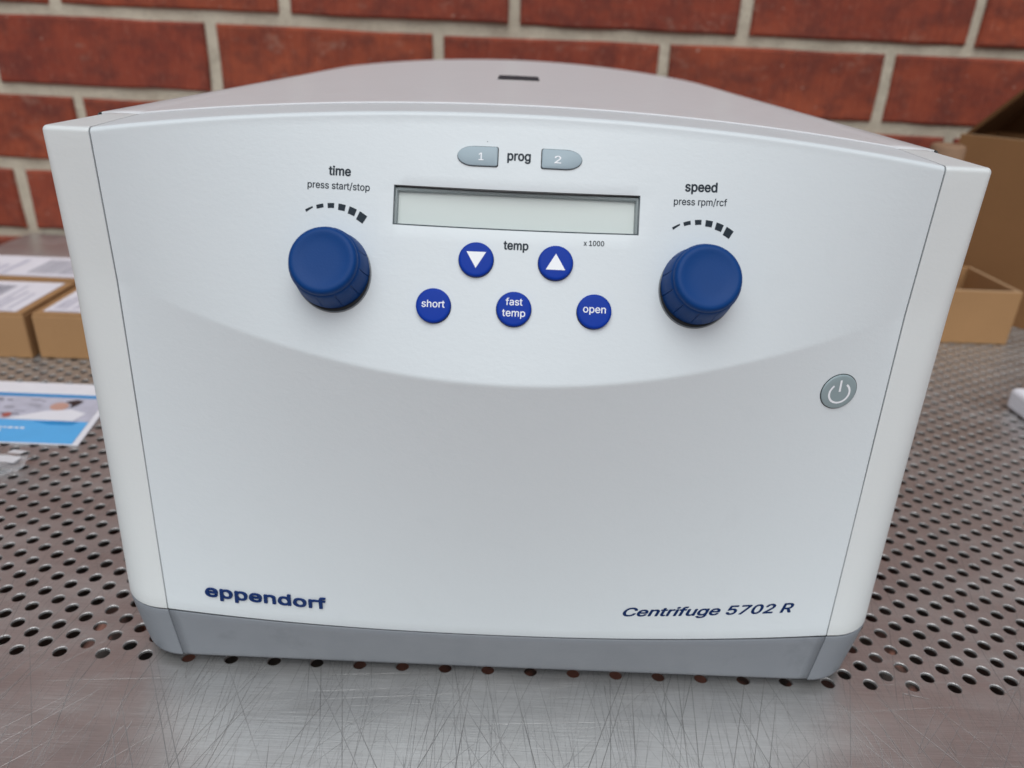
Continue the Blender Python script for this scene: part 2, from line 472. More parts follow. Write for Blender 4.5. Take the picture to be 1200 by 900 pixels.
# --- front panel
xs0 = sorted(set([-171, -170.2, -168, -165] + list(np.linspace(-160, -55, 22)) + [-48.4] + list(np.linspace(-44, 44, 12)) + [48.4] + list(np.linspace(55, 160, 22)) + [165, 168, 170.2, 171]))
z0s = list(np.linspace(34.9, 160, 26)) + [165, 169, 171.4, 172.3, 173.1, 173.9, 177, 181] + list(np.linspace(186, 222, 9)) + [227.5, 231, 234.6, 238, 241.7] + list(np.linspace(246, 256.0, 4))
ZT0 = 268.8 - RT
V = []; rows = 0
z0s += list(np.linspace(258.5, ZT0, 4))
def frontz(x, z0):
    if z0 <= 172.8: t = (z0-34)/(172.8-34); return 34+(zs(x)-34)*t
    w = 1-sstep(172.8, 222, z0)
    z = z0+(zs(x)-172.8)*w
    if z0 > 243: z -= (268.8-ztop_f(x))*(z0-243)/(ZT0-243)
    return z
def colx(x0, z): return x0*(1+((xseam(z)-G)/171-1)*sstep(100, 171, abs(x0)))
for z0 in z0s:
    for x0 in xs0:
        z = frontz(x0, z0); x = colx(x0, z); V.append((x, Fs(x, z), z))
    rows += 1
for k in range(1, 7):                         # rounded top edge
    th = k/6*math.pi/2
    for x0 in xs0:
        zb = frontz(x0, ZT0); x = colx(x0, zb); yb_ = Fs(x, zb)
        V.append((x, yb_+RT*(1-math.cos(th)), zb+RT*math.sin(th)))
    rows += 1
for y in (30, 40, 52, 60, 65.4):
    for x0 in xs0:
        x = colx(x0, 256); V.append((x, y, zt(x, y)))
    rows += 1
F_ = []
nc = len(xs0)
for r in range(rows-1):
    for c in range(nc-1):
        if r < len(z0s)-1 and z0s[r] >= 227.4 and z0s[r+1] <= 241.8 and xs0[c] > -48.5 and xs0[c+1] < 48.5: continue
        F_.append((r*nc+c, r*nc+c+1, (r+1)*nc+c+1, (r+1)*nc+c))
fp = mesh_obj('front_panel', np.array(V)*MM, F_, M_case, cf, smooth=True, sharp=50)
solid(fp, .0022); bevel(fp, .0005, 2, 50)

# --- side panels (the two end pieces that wrap the front corners)
def plan(z, n_arc=10, off=0.0, ystop=65.6, xs=None):
    """outline of the right end piece at height z from the seam round the corner to ystop"""
    R = lerp(27, 3.0, clamp((z-34)/222)**1.0)
    xc = HW-R; x_in = (xseam(z)+G) if xs is None else xs
    pts = []
    m = 6
    for k in range(m): 
        x = lerp(x_in, max(xc, x_in+.5), k/m); pts.append((x, Fs(x, z)))
    xe = max(xc, x_in+.5); ye = Fs(xe, z)
    for k in range(n_arc+1):
        th = k/n_arc*math.pi/2
        pts.append((xe+(HW-xe)*math.sin(th), ye+R*(1-math.cos(th))))
    y1 = pts[-1][1]
    for k in range(1, 5): pts.append((HW, lerp(y1, ystop, k/4)))
    return pts
def side_rows():
    rws = []
    zl = list(np.linspace(34.9, 256.5-RT, 34))
    for z in zl: rws.append([(x, y, z) for x, y in plan(z)])
    top = plan(256.5-RT)
    n = len(top)
    # outline normals
    nr = []
    for i in range(n):
        p, q = top[max(0, i-1)], top[min(n-1, i+1)]
        dx, dy = q[0]-p[0], q[1]-p[1]; L = math.hypot(dx, dy); nr.append((-dy/L, dx/L))
    for k in range(1, 7):
        th = k/6*math.pi/2
        rws.append([(top[i][0]+nr[i][0]*RT*(1-math.cos(th)), top[i][1]+nr[i][1]*RT*(1-math.cos(th)), 256.5-RT+RT*math.sin(th)) for i in range(n)])
    last = rws[-1]
    for t in (.25, .5, .75, 1):
        row = []
        for i in range(n):
            tx = 171+G; ty = lerp(last[0][1], 65.6, i/(n-1))
            x = lerp(last[i][0], tx, t); y = lerp(last[i][1], ty, t)
            row.append((x, y, max(256.5, zt(x, y)) if y > 22 else 256.5))
        rws.append(row)
    return rws
SR = side_rows()
for s in (1, -1):
    ncs = len(SR[0])
    V = [(s*x, y, z) for row in SR for x, y, z in row]
    o = mesh_obj('side_panel', np.array(V)*MM, grid_faces(len(SR), ncs, flip=(s < 0)), M_side, cf, smooth=True, sharp=60)
    solid(o, .002); bevel(o, .0005, 2, 55)

# --- main housing behind the fascia
def housing():
    ring = []
    R = 16
    zz = list(np.linspace(34.9, 256.2, 14)) + [257.2]
    def outline():
        p = [(HW-.2, 66.4), (HW-.2, 200), (HW-.2, 350), (HW-.2, 500)]
        for k in range(9):
            th = k/8*math.pi/2; p.append((HW-.2-R+R*math.cos(th), 586+R*math.sin(th)))
        for x in np.linspace(160, -160, 17): p.append((x, 602))
        for k in range(9):
            th = math.pi/2+k/8*math.pi/2; p.append((-(HW-.2)+R+R*math.cos(th), 586+R*math.sin(th)))
        p += [(-(HW-.2), 500), (-(HW-.2), 350), (-(HW-.2), 200), (-(HW-.2), 66.4)]
        return p
    P_ = outline(); n = len(P_); V = []
    zr = [34.9, 60, 100, 150, 200, 240]
    for z in zr: V += [(x, y, z) for x, y in P_]
    r_ = len(zr)
    for k in range(5):
        th = k/4*math.pi/2; rr = 2.2
        for x, y in P_:
            cx_, cy_ = 0, 320
            dx, dy = (cx_-x)/190, (cy_-y)/280; 
            zt_ = zt(x, y)
            V.append((x+dx*rr*(1-math.cos(th)), y+dy*rr*(1-math.cos(th))*(1 if y > 500 else 0), zt_-rr+rr*math.sin(th)))
        r_ += 1
    F_ = grid_faces(r_, n)
    return V, F_
V, F_ = housing()
o = mesh_obj('rear_housing', np.array(V)*MM, F_, M_side, cf, smooth=True, sharp=60)
# its top deck
ys = [66.4] + list(np.linspace(80, 596, 30)) + [599.6]
xs_ = list(np.linspace(-188.3, 188.3, 41))
V = []
for y in ys:
    for x in xs_:
        k = 1-max(0, (y-586)/16)**2*.06
        V.append((x*k, y, zt(x*k, y)-.02))
o = mesh_obj('top_deck', np.array(V)*MM, grid_faces(len(ys), len(xs_)), M_lid, cf, smooth=True)
solid(o, .002)
# --- lid
def lid():
    V = []; ysl = [66.4] + list(np.linspace(72, 420, 28)) + [432, 437, 440]
    n = 41
    for y in ysl:
        hw = 171.5 if y < 410 else 171.5 - 14*((y-410)/30)**2.2
        yy = y
        for i in range(n):
            u = -1+2*i/(n-1); x = hw*u; V.append((x, yy, zt(x, yy)+.62))
    return V, grid_faces(len(ysl), n)
V, F_ = lid()
ld = mesh_obj('lid', np.array(V)*MM, F_, M_lid, cf, smooth=True, sharp=50)
solid(ld, .0022); bevel(ld, .0005, 3, 45)
# little view slot in the lid (flat dark patch, recess shade put into its colour)
def rounded_rect(hx, hy, r, n=6):
    p = []
    for cx_, cy_, a0 in ((hx-r, hy-r, 0), (-hx+r, hy-r, 90), (-hx+r, -hy+r, 180), (hx-r, -hy+r, 270)):
        for k in range(n+1):
            th = math.radians(a0+90*k/n); p.append((cx_+r*math.cos(th), cy_+r*math.sin(th)))
    return p
rr_ = rounded_rect(13.8, 24, 2.5)
V = [(x-1.8, y+262, zt(x, y+262)+.80) for x, y in rr_]
mesh_obj('view_port_shade', np.array(V)*MM, [tuple(range(len(V)))], M_port_shade, ld)
# --- base skirt
def base_out(z, which):
    """front outline point list for t=(34-z)/31 : bottom profile flatter and tucked in"""
    t = clamp((34-z)/28.5)
    tt = t**1.25
    def fy(x): return lerp(G0(x), -4.4 + 2.5*max(0, (abs(x)-150)/20)**2 if abs(x) < 175 else 1.8, tt)
    R = lerp(27, 30, t); hw = lerp(HW, 186.2, tt)
    return fy, R, hw
zrow = [33.9, 33.2, 30, 26, 22, 17, 12, 8.5, 6.5, 5.5]
def xsb(z): return 161.9 - 4.0*(34-z)/31
V = []
xf = np.linspace(-1, 1, 61)
for z in zrow:
    fy, R, hw = base_out(z, 0)
    for u in xf:
        x = u*(xsb(z)-G); y = fy(x) + (1.0 if z < 6 else 0) + (.35 if z > 33.5 else 0)
        V.append((x, y, z))
V += [(x, 40, 5.4) for x in xf*158]
o = mesh_obj('base_front', np.array(V)*MM, grid_faces(len(zrow)+1, len(xf), flip=True), M_base, cf, smooth=True, sharp=50)
solid(o, .0018, offset=-1)
V = []; nr_ = 0
for z in zrow:
    fy, R, hw = base_out(z, 0)
    row = []
    x_in = xsb(z)+G; xe = hw-R
    if xe < x_in+.3: xe = x_in+.3
    for k in range(4):
        x = lerp(x_in, xe, k/4); row.append((x, fy(x)))
    ye = fy(xe)
    for k in range(13):
        th = k/12*math.pi/2; row.append((xe+(hw-xe)*math.sin(th), ye+R*(1-math.cos(th))))
    y1 = row[-1][1]
    for y in (lerp(y1, 100, .5), 100, 250, 400, 560): row.append((hw, y))
    for k in range(1, 7):
        th = k/6*math.pi/2; row.append((hw-18*(1-math.cos(th)), 582+18*math.sin(th)))
    row += [(100, 600), (0, 600)]
    add = (.4 if z > 33.5 else 0)
    V += [(x-(add if y > 10 else 0), y+add*(1 if y < 10 else 0), z) for x, y in row]; nr_ += 1
ncb = len(row)
F_ = grid_faces(nr_, ncb)
for s in (1, -1):
    VV = [(s*x, y, z) for x, y, z in V]
    o = mesh_obj('base_side', np.array(VV)*MM, grid_faces(nr_, ncb, flip=(s > 0)), M_base, cf, smooth=True, sharp=50)
    solid(o, .0018, offset=-1)
    # four rubber feet, two on each side
    for y in (45, 540):
        th = [2*math.pi*k/20 for k in range(20)]
        VV = [(s*140+11*math.cos(q), y+11*math.sin(q), z) for z in (.6, 7) for q in th]
        mesh_obj('foot', np.array(VV)*MM, [tuple(range(19, -1, -1)), tuple(range(20, 40))]+[(i, (i+1) % 20, 20+(i+1) % 20, 20+i) for i in range(20)], M_rubber, cf)
box('base_plate', (-.18, .18, .012, .59, .0058, .0075), M_base, cf)

# ------------------------------------------------------------------ lettering
GL = json.loads(r'''{" ":[188,[]],"/":[249,[[[216,533,235,533,180,330],[126,127,71,-76,52,-76],[33,-76,14,-76,69,127],[124,330,178,533,197,533]]]],"0":[453,[[[264,-7,227,-7,189,-7],[157,3,130,24,103,45],[83,74,69,113,55,152],[48,199,48,254,48,309],[55,356,69,395,83,434],[104,464,130,484,157,505],[189,516,227,516,264,516],[296,505,323,484,350,464],[370,434,384,395,398,356],[405,309,405,254,405,199],[398,152,384,113,370,74],[350,45,323,24,297,3]],[[202,50,227,50,252,50],[273,58,290,74,308,90],[321,113,330,144,339,174],[344,211,344,254,344,297],[339,334,330,365,321,395],[308,419,290,435,273,451],[252,460,227,460,202,460],[180,451,163,435,146,419],[132,395,123,365,114,334],[109,297,109,254,109,211],[114,174,123,144,132,113],[146,90,163,74,180,58]]]],"1":[453,[[[181,0,76,0,76,18],[76,36,76,55,181,55],[286,55,391,55,391,36],[391,18,391,0,286,0]],[[250,509,276,509,276,339],[276,170,276,0,255,0],[234,0,212,0,212,149],[212,299,212,448,211,448],[210,448,209,448,168,418],[127,388,86,358,86,381],[86,404,86,427,123,454],[161,481,198,509,224,509]]]],"2":[453,[[[172,0,64,0,64,16],[64,32,64,47,121,108],[177,168,234,229,254,249],[270,267,282,282,295,298],[304,313,311,327,317,341],[320,356,320,371,320,390],[316,405,308,419,299,432],[288,442,273,449,259,456],[242,460,224,460,204,460],[187,456,172,447,158,439],[147,428,139,413,131,399],[127,382,127,362,107,362],[86,362,66,362,66,392],[72,419,86,442,100,465],[119,483,143,496,167,509],[194,516,225,516,255,516],[282,509,306,497,329,484],[348,467,361,445,374,424],[381,399,381,372,381,354],[378,335,371,318,364,300],[353,280,336,259,319,237],[296,211,267,180,229,140],[191,100,153,60,153,59],[153,58,153,57,231,57],[310,57,389,57,389,38],[389,19,389,0,281,0]]]],"5":[453,[[[254,-7,221,-7,191,-7],[164,-1,140,11,116,23],[97,39,83,60,69,81],[61,104,60,130,81,130],[101,130,122,130,124,115],[129,101,138,89,147,77],[159,67,173,60,188,53],[204,50,221,50,242,50],[260,55,276,64,292,74],[305,87,314,104,323,121],[328,141,328,162,328,184],[323,204,314,221,304,238],[291,252,275,262,258,272],[239,277,218,277,201,277],[184,274,167,268,151,263],[138,255,128,246,108,248],[88,250,67,253,77,338],[86,423,96,509,186,509],[276,509,366,509,366,490],[366,471,366,452,294,452],[222,452,151,452,145,402],[139,352,134,301,135,301],[135,301,136,301,147,311],[161,319,178,325,194,331],[211,334,229,334,253,334],[274,329,294,321,313,313],[331,301,345,285,359,270],[371,252,379,231,387,210],[391,188,391,163,391,130],[384,101,369,76,354,50],[334,30,309,15,283,1]]]],"7":[453,[[[120,0,97,0,172,149],[248,299,323,448,323,450],[323,451,323,452,236,452],[149,452,62,452,62,471],[62,490,62,509,172,509],[281,509,391,509,391,489],[391,469,391,449,315,299],[240,150,165,0,142,0]]]],"C":[510,[[[293,-7,267,-7,223,-7],[184,4,150,25,116,46],[89,76,70,115,50,154],[40,201,40,254,40,308],[50,354,70,393,89,432],[116,462,150,484,184,505],[223,516,267,516,293,516],[317,512,340,504,363,497],[384,486,402,471,420,457],[436,439,448,418,460,398],[468,374,473,348,451,348],[430,348,408,348,404,366],[398,381,389,395,381,408],[370,419,357,428,345,438],[331,444,315,449,300,454],[284,456,267,456,236,456],[208,448,184,432,159,417],[139,394,125,364,111,334],[103,297,103,254,103,211],[111,175,125,145,140,115],[159,92,184,76,209,61],[236,53,267,53,284,53],[300,55,315,60,331,65],[345,71,357,81,370,90],[381,101,389,114,398,128],[404,143,408,160,430,160],[451,160,473,160,469,135],[460,111,448,91,436,70],[421,52,402,38,384,23],[363,12,341,5,318,-3]]]],"R":[449,[[[82,0,60,0,60,170],[60,339,60,509,119,509],[177,509,236,509,275,509],[307,502,333,489,359,475],[378,457,390,433,403,410],[409,382,409,352,409,321],[403,295,390,271,378,248],[359,230,333,217,307,204],[275,198,236,198,189,198],[143,198,96,198,96,217],[96,236,96,255,142,255],[188,255,234,255,260,255],[281,259,298,267,314,275],[326,286,334,300,341,315],[345,332,345,352,345,372],[341,390,334,405,326,420],[314,431,298,440,281,448],[259,452,233,452,197,452],[161,452,125,452,125,301],[125,151,125,0,103,0]],[[378,0,353,0,312,76],[271,153,230,229,254,229],[279,229,303,229,344,153],[386,76,428,0,403,0]]]],"a":[389,[[[182,-9,160,-9,136,-9],[114,-4,94,5,75,14],[59,27,48,45,36,62],[30,83,30,108,30,130],[35,147,43,161,52,175],[63,185,78,193,92,201],[108,207,125,211,143,215],[160,218,178,220,201,223],[219,225,234,227,248,228],[258,231,265,235,272,239],[276,245,276,255,276,255],[276,256,276,257,276,272],[273,286,267,297,261,308],[252,316,240,322,228,328],[213,331,196,331,178,331],[162,328,149,322,136,317],[126,309,118,301,110,292],[104,283,100,274,80,280],[61,285,41,291,50,314],[62,332,79,346,95,360],[113,369,133,375,153,381],[173,384,194,384,208,384],[223,383,239,379,255,376],[271,370,286,360,301,351],[313,338,322,320,332,303],[337,280,337,251,337,168],[337,84,337,0,317,0],[297,0,277,0,277,17],[277,35,277,52,275,52],[274,52,272,52,268,43],[261,34,252,25,243,15],[230,7,215,1,200,-5]],[[155,45,170,45,193,45],[212,50,228,59,243,68],[255,79,263,93,271,107],[276,122,276,138,276,155],[276,173,276,190,273,187],[268,184,259,182,251,180],[242,178,231,176,221,174],[210,172,200,171,190,170],[182,169,175,168,161,166],[147,163,134,159,121,154],[111,148,103,139,96,131],[92,119,92,105,92,92],[95,81,102,72,109,63],[118,57,130,52,142,48]]]],"c":[396,[[[226,-8,207,-8,173,-8],[143,0,117,16,91,33],[71,56,56,85,41,114],[34,149,34,187,34,227],[41,262,56,291,71,321],[91,343,117,360,143,376],[173,384,207,384,226,384],[243,382,260,377,276,372],[292,365,305,356,319,347],[330,335,340,322,350,309],[357,294,362,277,342,272],[322,267,303,262,300,272],[296,281,290,289,285,297],[278,305,270,311,262,317],[253,322,242,325,232,328],[220,330,207,330,182,330],[161,323,145,310,129,297],[116,280,108,258,100,237],[96,213,96,187,96,162],[100,139,108,117,116,96],[129,79,145,66,161,53],[182,46,207,46,220,46],[232,48,243,52,253,55],[263,60,271,66,279,72],[286,80,292,89,297,97],[301,107,304,117,324,112],[343,107,363,102,358,85],[351,70,341,56,332,43],[320,31,306,21,293,12],[277,4,261,-1,244,-6]]]],"d":[424,[[[219,-8,195,-8,164,-8],[136,0,111,16,87,32],[68,55,55,84,41,114],[34,149,34,189,34,229],[41,263,55,293,69,322],[88,345,112,361,136,376],[164,384,196,384,219,384],[238,381,253,373,268,365],[279,356,287,346,296,336],[302,327,306,319,308,319],[309,319,311,319,311,382],[311,446,311,509,331,509],[351,509,372,509,372,339],[372,170,372,0,352,0],[332,0,313,0,313,20],[313,39,313,59,311,59],[309,59,307,59,302,51],[295,42,287,31,278,21],[267,12,252,4,238,-4]],[[181,47,205,47,227,47],[247,53,263,65,279,77],[291,94,299,115,308,136],[312,161,312,189,312,217],[308,242,300,263,292,284],[279,300,263,312,247,324],[228,330,205,330,181,330],[161,324,145,311,129,299],[116,282,108,261,100,240],[96,216,96,189,96,162],[100,138,109,117,117,95],[129,78,145,66,161,53]]]],"e":[404,[[[238,-8,212,-8,175,-8],[143,0,117,16,90,33],[70,56,56,85,41,114],[34,148,34,187,34,226],[41,260,55,290,69,319],[89,343,115,359,141,376],[171,384,205,384,226,384],[246,381,266,374,285,367],[303,356,319,341,335,326],[348,306,357,282,366,258],[371,228,371,194,371,186],[371,178,371,169,272,169],[174,169,75,169,75,187],[75,204,75,221,163,221],[250,221,338,221,329,215],[319,208,310,202,310,227],[306,249,298,269,290,288],[278,303,263,314,247,325],[228,330,205,330,182,330],[163,325,146,313,130,302],[118,288,109,270,100,251],[96,232,96,211,96,200],[96,189,96,178,96,150],[101,126,110,106,120,87],[134,72,151,61,168,51],[189,46,212,46,228,46],[241,48,254,53,266,57],[277,64,285,73,294,82],[301,93,306,105,325,101],[345,96,365,91,359,71],[349,54,335,39,321,24],[303,13,283,4,262,-4]]]],"f":[254,[[[154,379,228,379,228,362],[228,344,228,327,154,327],[80,327,6,327,6,344],[6,362,6,379,80,379]],[[101,0,81,0,81,144],[81,288,81,432,81,453],[86,471,96,486,106,500],[119,511,135,519,152,526],[169,530,187,530,201,530],[213,529,222,527,232,525],[238,523,243,521,238,503],[233,486,227,468,224,470],[220,471,215,472,210,473],[203,474,195,474,176,474],[163,469,154,460,146,451],[142,437,142,419,142,279],[142,140,142,0,121,0]]]],"g":[425,[[[238,-151,207,-151,179,-151],[155,-147,134,-140,113,-132],[96,-123,82,-110,69,-98],[58,-84,51,-69,67,-60],[84,-50,101,-41,107,-49],[113,-57,122,-66,130,-75],[141,-82,154,-88,168,-94],[186,-97,207,-97,238,-97],[263,-90,282,-75,302,-60],[311,-37,311,-6,311,19],[311,44,311,68,310,68],[308,68,306,68,301,60],[295,51,287,41,278,32],[267,23,252,16,238,8],[219,5,195,5,164,5],[137,12,113,27,88,41],[69,62,55,90,41,118],[34,152,34,191,34,230],[41,264,55,293,69,322],[88,345,112,361,137,376],[165,384,196,384,220,384],[239,381,253,373,268,365],[280,356,288,346,297,336],[303,327,308,319,309,319],[311,319,313,319,313,339],[313,359,313,379,333,379],[353,379,372,379,372,250],[372,121,372,-9,372,-42],[365,-69,350,-90,335,-111],[316,-126,291,-136,266,-146]],[[181,59,205,59,228,59],[248,64,264,75,280,86],[292,101,300,121,308,141],[312,165,312,193,312,220],[308,243,300,264,292,284],[280,301,264,312,248,324],[228,330,205,330,181,330],[161,324,145,312,129,299],[117,283,109,262,100,242],[96,219,96,193,96,166],[100,143,109,123,117,103],[129,87,145,76,162,65]]]],"h":[410,[[[114,249,114,227,114,151],[114,76,114,0,93,0],[73,0,53,0,53,170],[53,339,53,509,73,509],[93,509,114,509,114,435],[114,361,114,287,110,287],[106,287,102,287,114,322],[131,347,152,362,174,377],[199,384,227,384,253,384],[276,379,295,369,315,358],[330,342,341,321,352,299],[357,273,357,240,357,160],[357,80,357,0,337,0],[316,0,296,0,296,78],[296,157,296,235,296,265],[288,288,273,304,258,321],[237,329,210,329,192,329],[175,325,161,317,146,309],[135,298,126,283,118,267]]]],"i":[167,[[[73,0,53,0,53,126],[53,253,53,379,73,379],[93,379,114,379,114,253],[114,126,114,0,93,0]],[[95,443,84,443,72,443],[62,447,54,455,45,462],[41,472,41,483,41,494],[45,504,54,512,62,520],[72,524,84,524,95,524],[106,520,114,512,122,504],[126,494,126,483,126,472],[122,462,114,455,106,447]]]],"m":[610,[[[73,0,53,0,53,126],[53,253,53,379,72,379],[92,379,112,379,112,351],[112,323,112,295,111,295],[109,295,108,295,113,316],[121,332,132,346,144,359],[157,369,172,376,187,383],[203,386,219,386,247,386],[270,378,287,361,305,344],[316,322,321,295,318,295],[315,295,312,295,317,313],[325,329,337,343,349,357],[364,367,381,375,398,382],[416,386,437,386,459,386],[479,381,497,372,515,362],[530,348,541,328,551,309],[557,285,557,255,557,170],[557,85,557,0,536,0],[516,0,496,0,496,85],[496,169,496,254,496,281],[488,301,473,313,457,325],[439,330,419,330,402,330],[387,327,374,320,362,313],[352,303,345,290,339,278],[335,263,335,247,335,165],[335,82,335,0,315,0],[295,0,274,0,274,87],[274,173,274,260,274,281],[267,298,253,311,239,324],[221,330,199,330,185,330],[171,327,158,320,144,313],[134,303,126,289,118,276],[114,258,114,238,114,159],[114,79,114,0,93,0]]]],"n":[410,[[[114,249,114,227,114,151],[114,76,114,0,93,0],[73,0,53,0,53,126],[53,253,53,379,72,379],[92,379,112,379,112,349],[112,318,112,287,109,287],[106,287,102,287,114,322],[131,347,152,362,174,377],[199,384,227,384,253,384],[276,379,295,369,314,358],[330,342,341,321,352,299],[357,273,357,240,357,160],[357,80,357,0,337,0],[316,0,296,0,296,78],[296,157,296,235,296,265],[288,288,273,304,258,321],[237,329,210,329,192,329],[175,325,161,317,146,309],[135,298,126,283,118,267]]]],"o":[415,[[[242,-8,207,-8,173,-8],[143,0,117,16,91,33],[71,56,56,85,41,114],[34,149,34,187,34,227],[41,262,56,291,71,321],[91,343,117,360,143,376],[173,384,207,384,242,384],[273,376,299,360,325,343],[345,321,359,291,374,262],[381,227,381,187,381,149],[374,114,359,85,345,56],[325,33,299,16,273,0]],[[182,46,207,46,233,46],[254,53,270,66,287,79],[299,96,307,117,315,139],[319,162,319,187,319,213],[315,236,307,258,299,280],[287,297,270,310,254,323],[233,330,207,330,182,330],[161,323,145,310,129,297],[116,280,108,258,100,237],[96,213,96,187,96,162],[100,139,108,117,116,96],[129,79,145,66,161,53]]]],"p":[424,[[[73,-143,53,-143,53,31],[53,205,53,379,72,379],[92,379,112,379,112,359],[112,339,112,319,114,319],[116,319,118,319,123,327],[129,336,137,346,145,356],[157,365,171,373,186,381],[205,384,229,384,261,384],[289,376,313,361,337,345],[356,322,370,293,383,263],[390,229,390,189,390,149],[383,114,370,84,356,55],[337,32,313,16,289,0],[261,-8,229,-8,206,-8],[187,-4,173,4,158,12],[146,21,138,31,130,42],[123,51,118,59,117,59],[115,59,114,59,114,-8],[114,-76,114,-143,93,-143]],[[197,47,220,47,244,47],[263,53,279,66,295,78],[308,95,316,117,324,138],[328,162,328,189,328,216],[324,240,316,261,308,282],[296,299,280,311,264,324],[244,330,220,330,197,330],[177,324,161,312,145,300],[133,284,125,263,117,242],[113,217,113,189,113,161],[117,136,125,115,133,94],[146,77,162,65,178,53]]]],"r":[259,[[[73,0,53,0,53,126],[53,253,53,379,72,379],[92,379,112,379,112,360],[112,340,112,321,113,321],[114,321,115,321,122,340],[135,355,152,367,170,379],[190,385,213,385,218,385],[223,385,229,384,235,384],[240,384,243,384,243,363],[243,343,243,322,242,323],[237,323,230,324,223,325],[215,326,207,326,189,326],[173,322,159,315,145,307],[134,297,126,284,118,270],[114,255,114,237,114,158],[114,79,114,0,93,0]]]],"s":[365,[[[211,-8,182,-8,156,-8],[133,-4,112,3,92,11],[75,23,62,38,49,53],[40,72,36,94,55,98],[74,102,94,107,99,86],[109,70,124,60,139,50],[158,45,181,45,208,45],[229,51,244,62,260,74],[268,87,268,103,268,116],[263,127,254,136,245,144],[231,151,212,155,191,160],[170,165,149,170,115,178],[89,191,72,208,55,225],[47,247,47,274,47,296],[53,315,65,332,77,348],[94,361,115,370,136,380],[160,384,187,384,213,384],[235,380,254,372,272,365],[287,353,299,339,310,325],[319,309,324,290,305,286],[287,281,268,277,263,292],[255,304,243,316,230,327],[212,333,187,333,165,333],[146,327,131,317,116,306],[109,293,109,277,109,263],[114,252,124,243,134,235],[150,228,172,223,191,218],[210,214,229,209,264,201],[290,188,306,171,323,154],[331,133,331,107,331,84],[325,64,312,47,300,30],[282,16,260,6,237,-3]]]],"t":[227,[[[138,379,204,379,204,362],[204,344,204,327,138,327],[72,327,6,327,6,344],[6,362,6,379,72,379]],[[65,345,65,471,85,471],[106,471,126,471,126,347],[126,222,126,98,126,81],[129,69,136,61,143,54],[154,50,170,50,174,50],[179,50,185,51,191,52],[197,53,202,54,206,36],[209,19,213,2,207,0],[200,-2,192,-3,184,-4],[176,-4,168,-4,136,-4],[110,4,92,21,74,38],[65,62,65,93,65,219]]]],"u":[410,[[[211,-5,182,-5,157,-5],[134,0,115,11,95,21],[80,37,69,59,58,80],[53,107,53,139,53,219],[53,299,53,379,73,379],[93,379,114,379,114,301],[114,222,114,144,114,114],[121,91,137,75,152,58],[173,50,200,50,218,50],[235,54,249,62,264,70],[275,81,283,97,292,112],[296,131,296,153,296,228],[296,304,296,379,316,379],[337,379,357,379,357,253],[357,126,357,0,337,0],[318,0,298,0,298,31],[298,61,298,92,301,92],[304,92,307,92,295,57],[279,32,257,17,235,2]]]],"x":[379,[[[44,0,21,0,71,73],[121,145,171,218,171,202],[171,187,171,171,124,240],[76,310,29,379,52,379],[76,379,100,379,116,355],[132,330,147,306,160,287],[170,270,179,253,188,237],[198,221,207,206,197,206],[186,206,175,206,185,221],[194,237,202,253,211,270],[221,287,233,306,249,330],[266,355,282,379,305,379],[328,379,352,379,304,309],[256,239,209,169,209,184],[209,199,209,214,258,143],[308,71,358,0,334,0],[310,0,287,0,268,28],[249,57,231,85,219,103],[209,120,200,136,191,152],[182,167,173,182,183,182],[194,182,205,182,195,167],[186,152,178,136,170,120],[160,103,148,85,129,57],[110,28,91,0,68,0]]]]}''')
from mathutils.geometry import delaunay_2d_cdt
def contour(q, res=5):
    """sample one bezier contour of a glyph into a plain polygon"""
    P_ = []
    n = len(q)
    for i in range(n):
        a_, b_ = q[i], q[(i+1) % n]
        p0, p1, p2, p3 = Vector(a_[2:4]), Vector(a_[4:6]), Vector(b_[0:2]), Vector(b_[2:4])
        d = p3-p0; L = d.length
        if L < .5: continue
        dev = max(abs(d.cross(p1-p0)), abs(d.cross(p2-p0)))/L
        m = 1 if dev < 2 else res
        for k in range(m):
            t = k/m; P_.append(p0*(1-t)**3+p1*3*t*(1-t)**2+p2*3*t*t*(1-t)+p3*t**3)
    return P_
def area(P_): return sum(P_[i].cross(P_[(i+1) % len(P_)]) for i in range(len(P_)))/2
def fill(loops):
    """triangles covering everything the closed loops wind round (overlaps welded)"""
    P_, E_ = [], []
    for l in loops:
        b = len(P_); m = len(l); P_ += [Vector(p) for p in l]; E_ += [(b+i, b+(i+1) % m) for i in range(m)]
    vo, eo, fo = delaunay_2d_cdt(P_, E_, [], 0, 1e-4, False)[:3]
    A_ = np.array([(*l[i], *l[(i+1) % len(l)]) for l in loops for i in range(len(l))])
    out = []
    for t in fo:
        c = (vo[t[0]]+vo[t[1]]+vo[t[2]])/3
        up = (A_[:, 1] <= c.y) & (A_[:, 3] > c.y); dn = (A_[:, 1] > c.y) & (A_[:, 3] <= c.y)
        side = (A_[:, 2]-A_[:, 0])*(c.y-A_[:, 1])-(c.x-A_[:, 0])*(A_[:, 3]-A_[:, 1])
        w = int((up & (side > 0)).sum())-int((dn & (side < 0)).sum())
        if w != 0: out.append(tuple(t))
    return vo, out
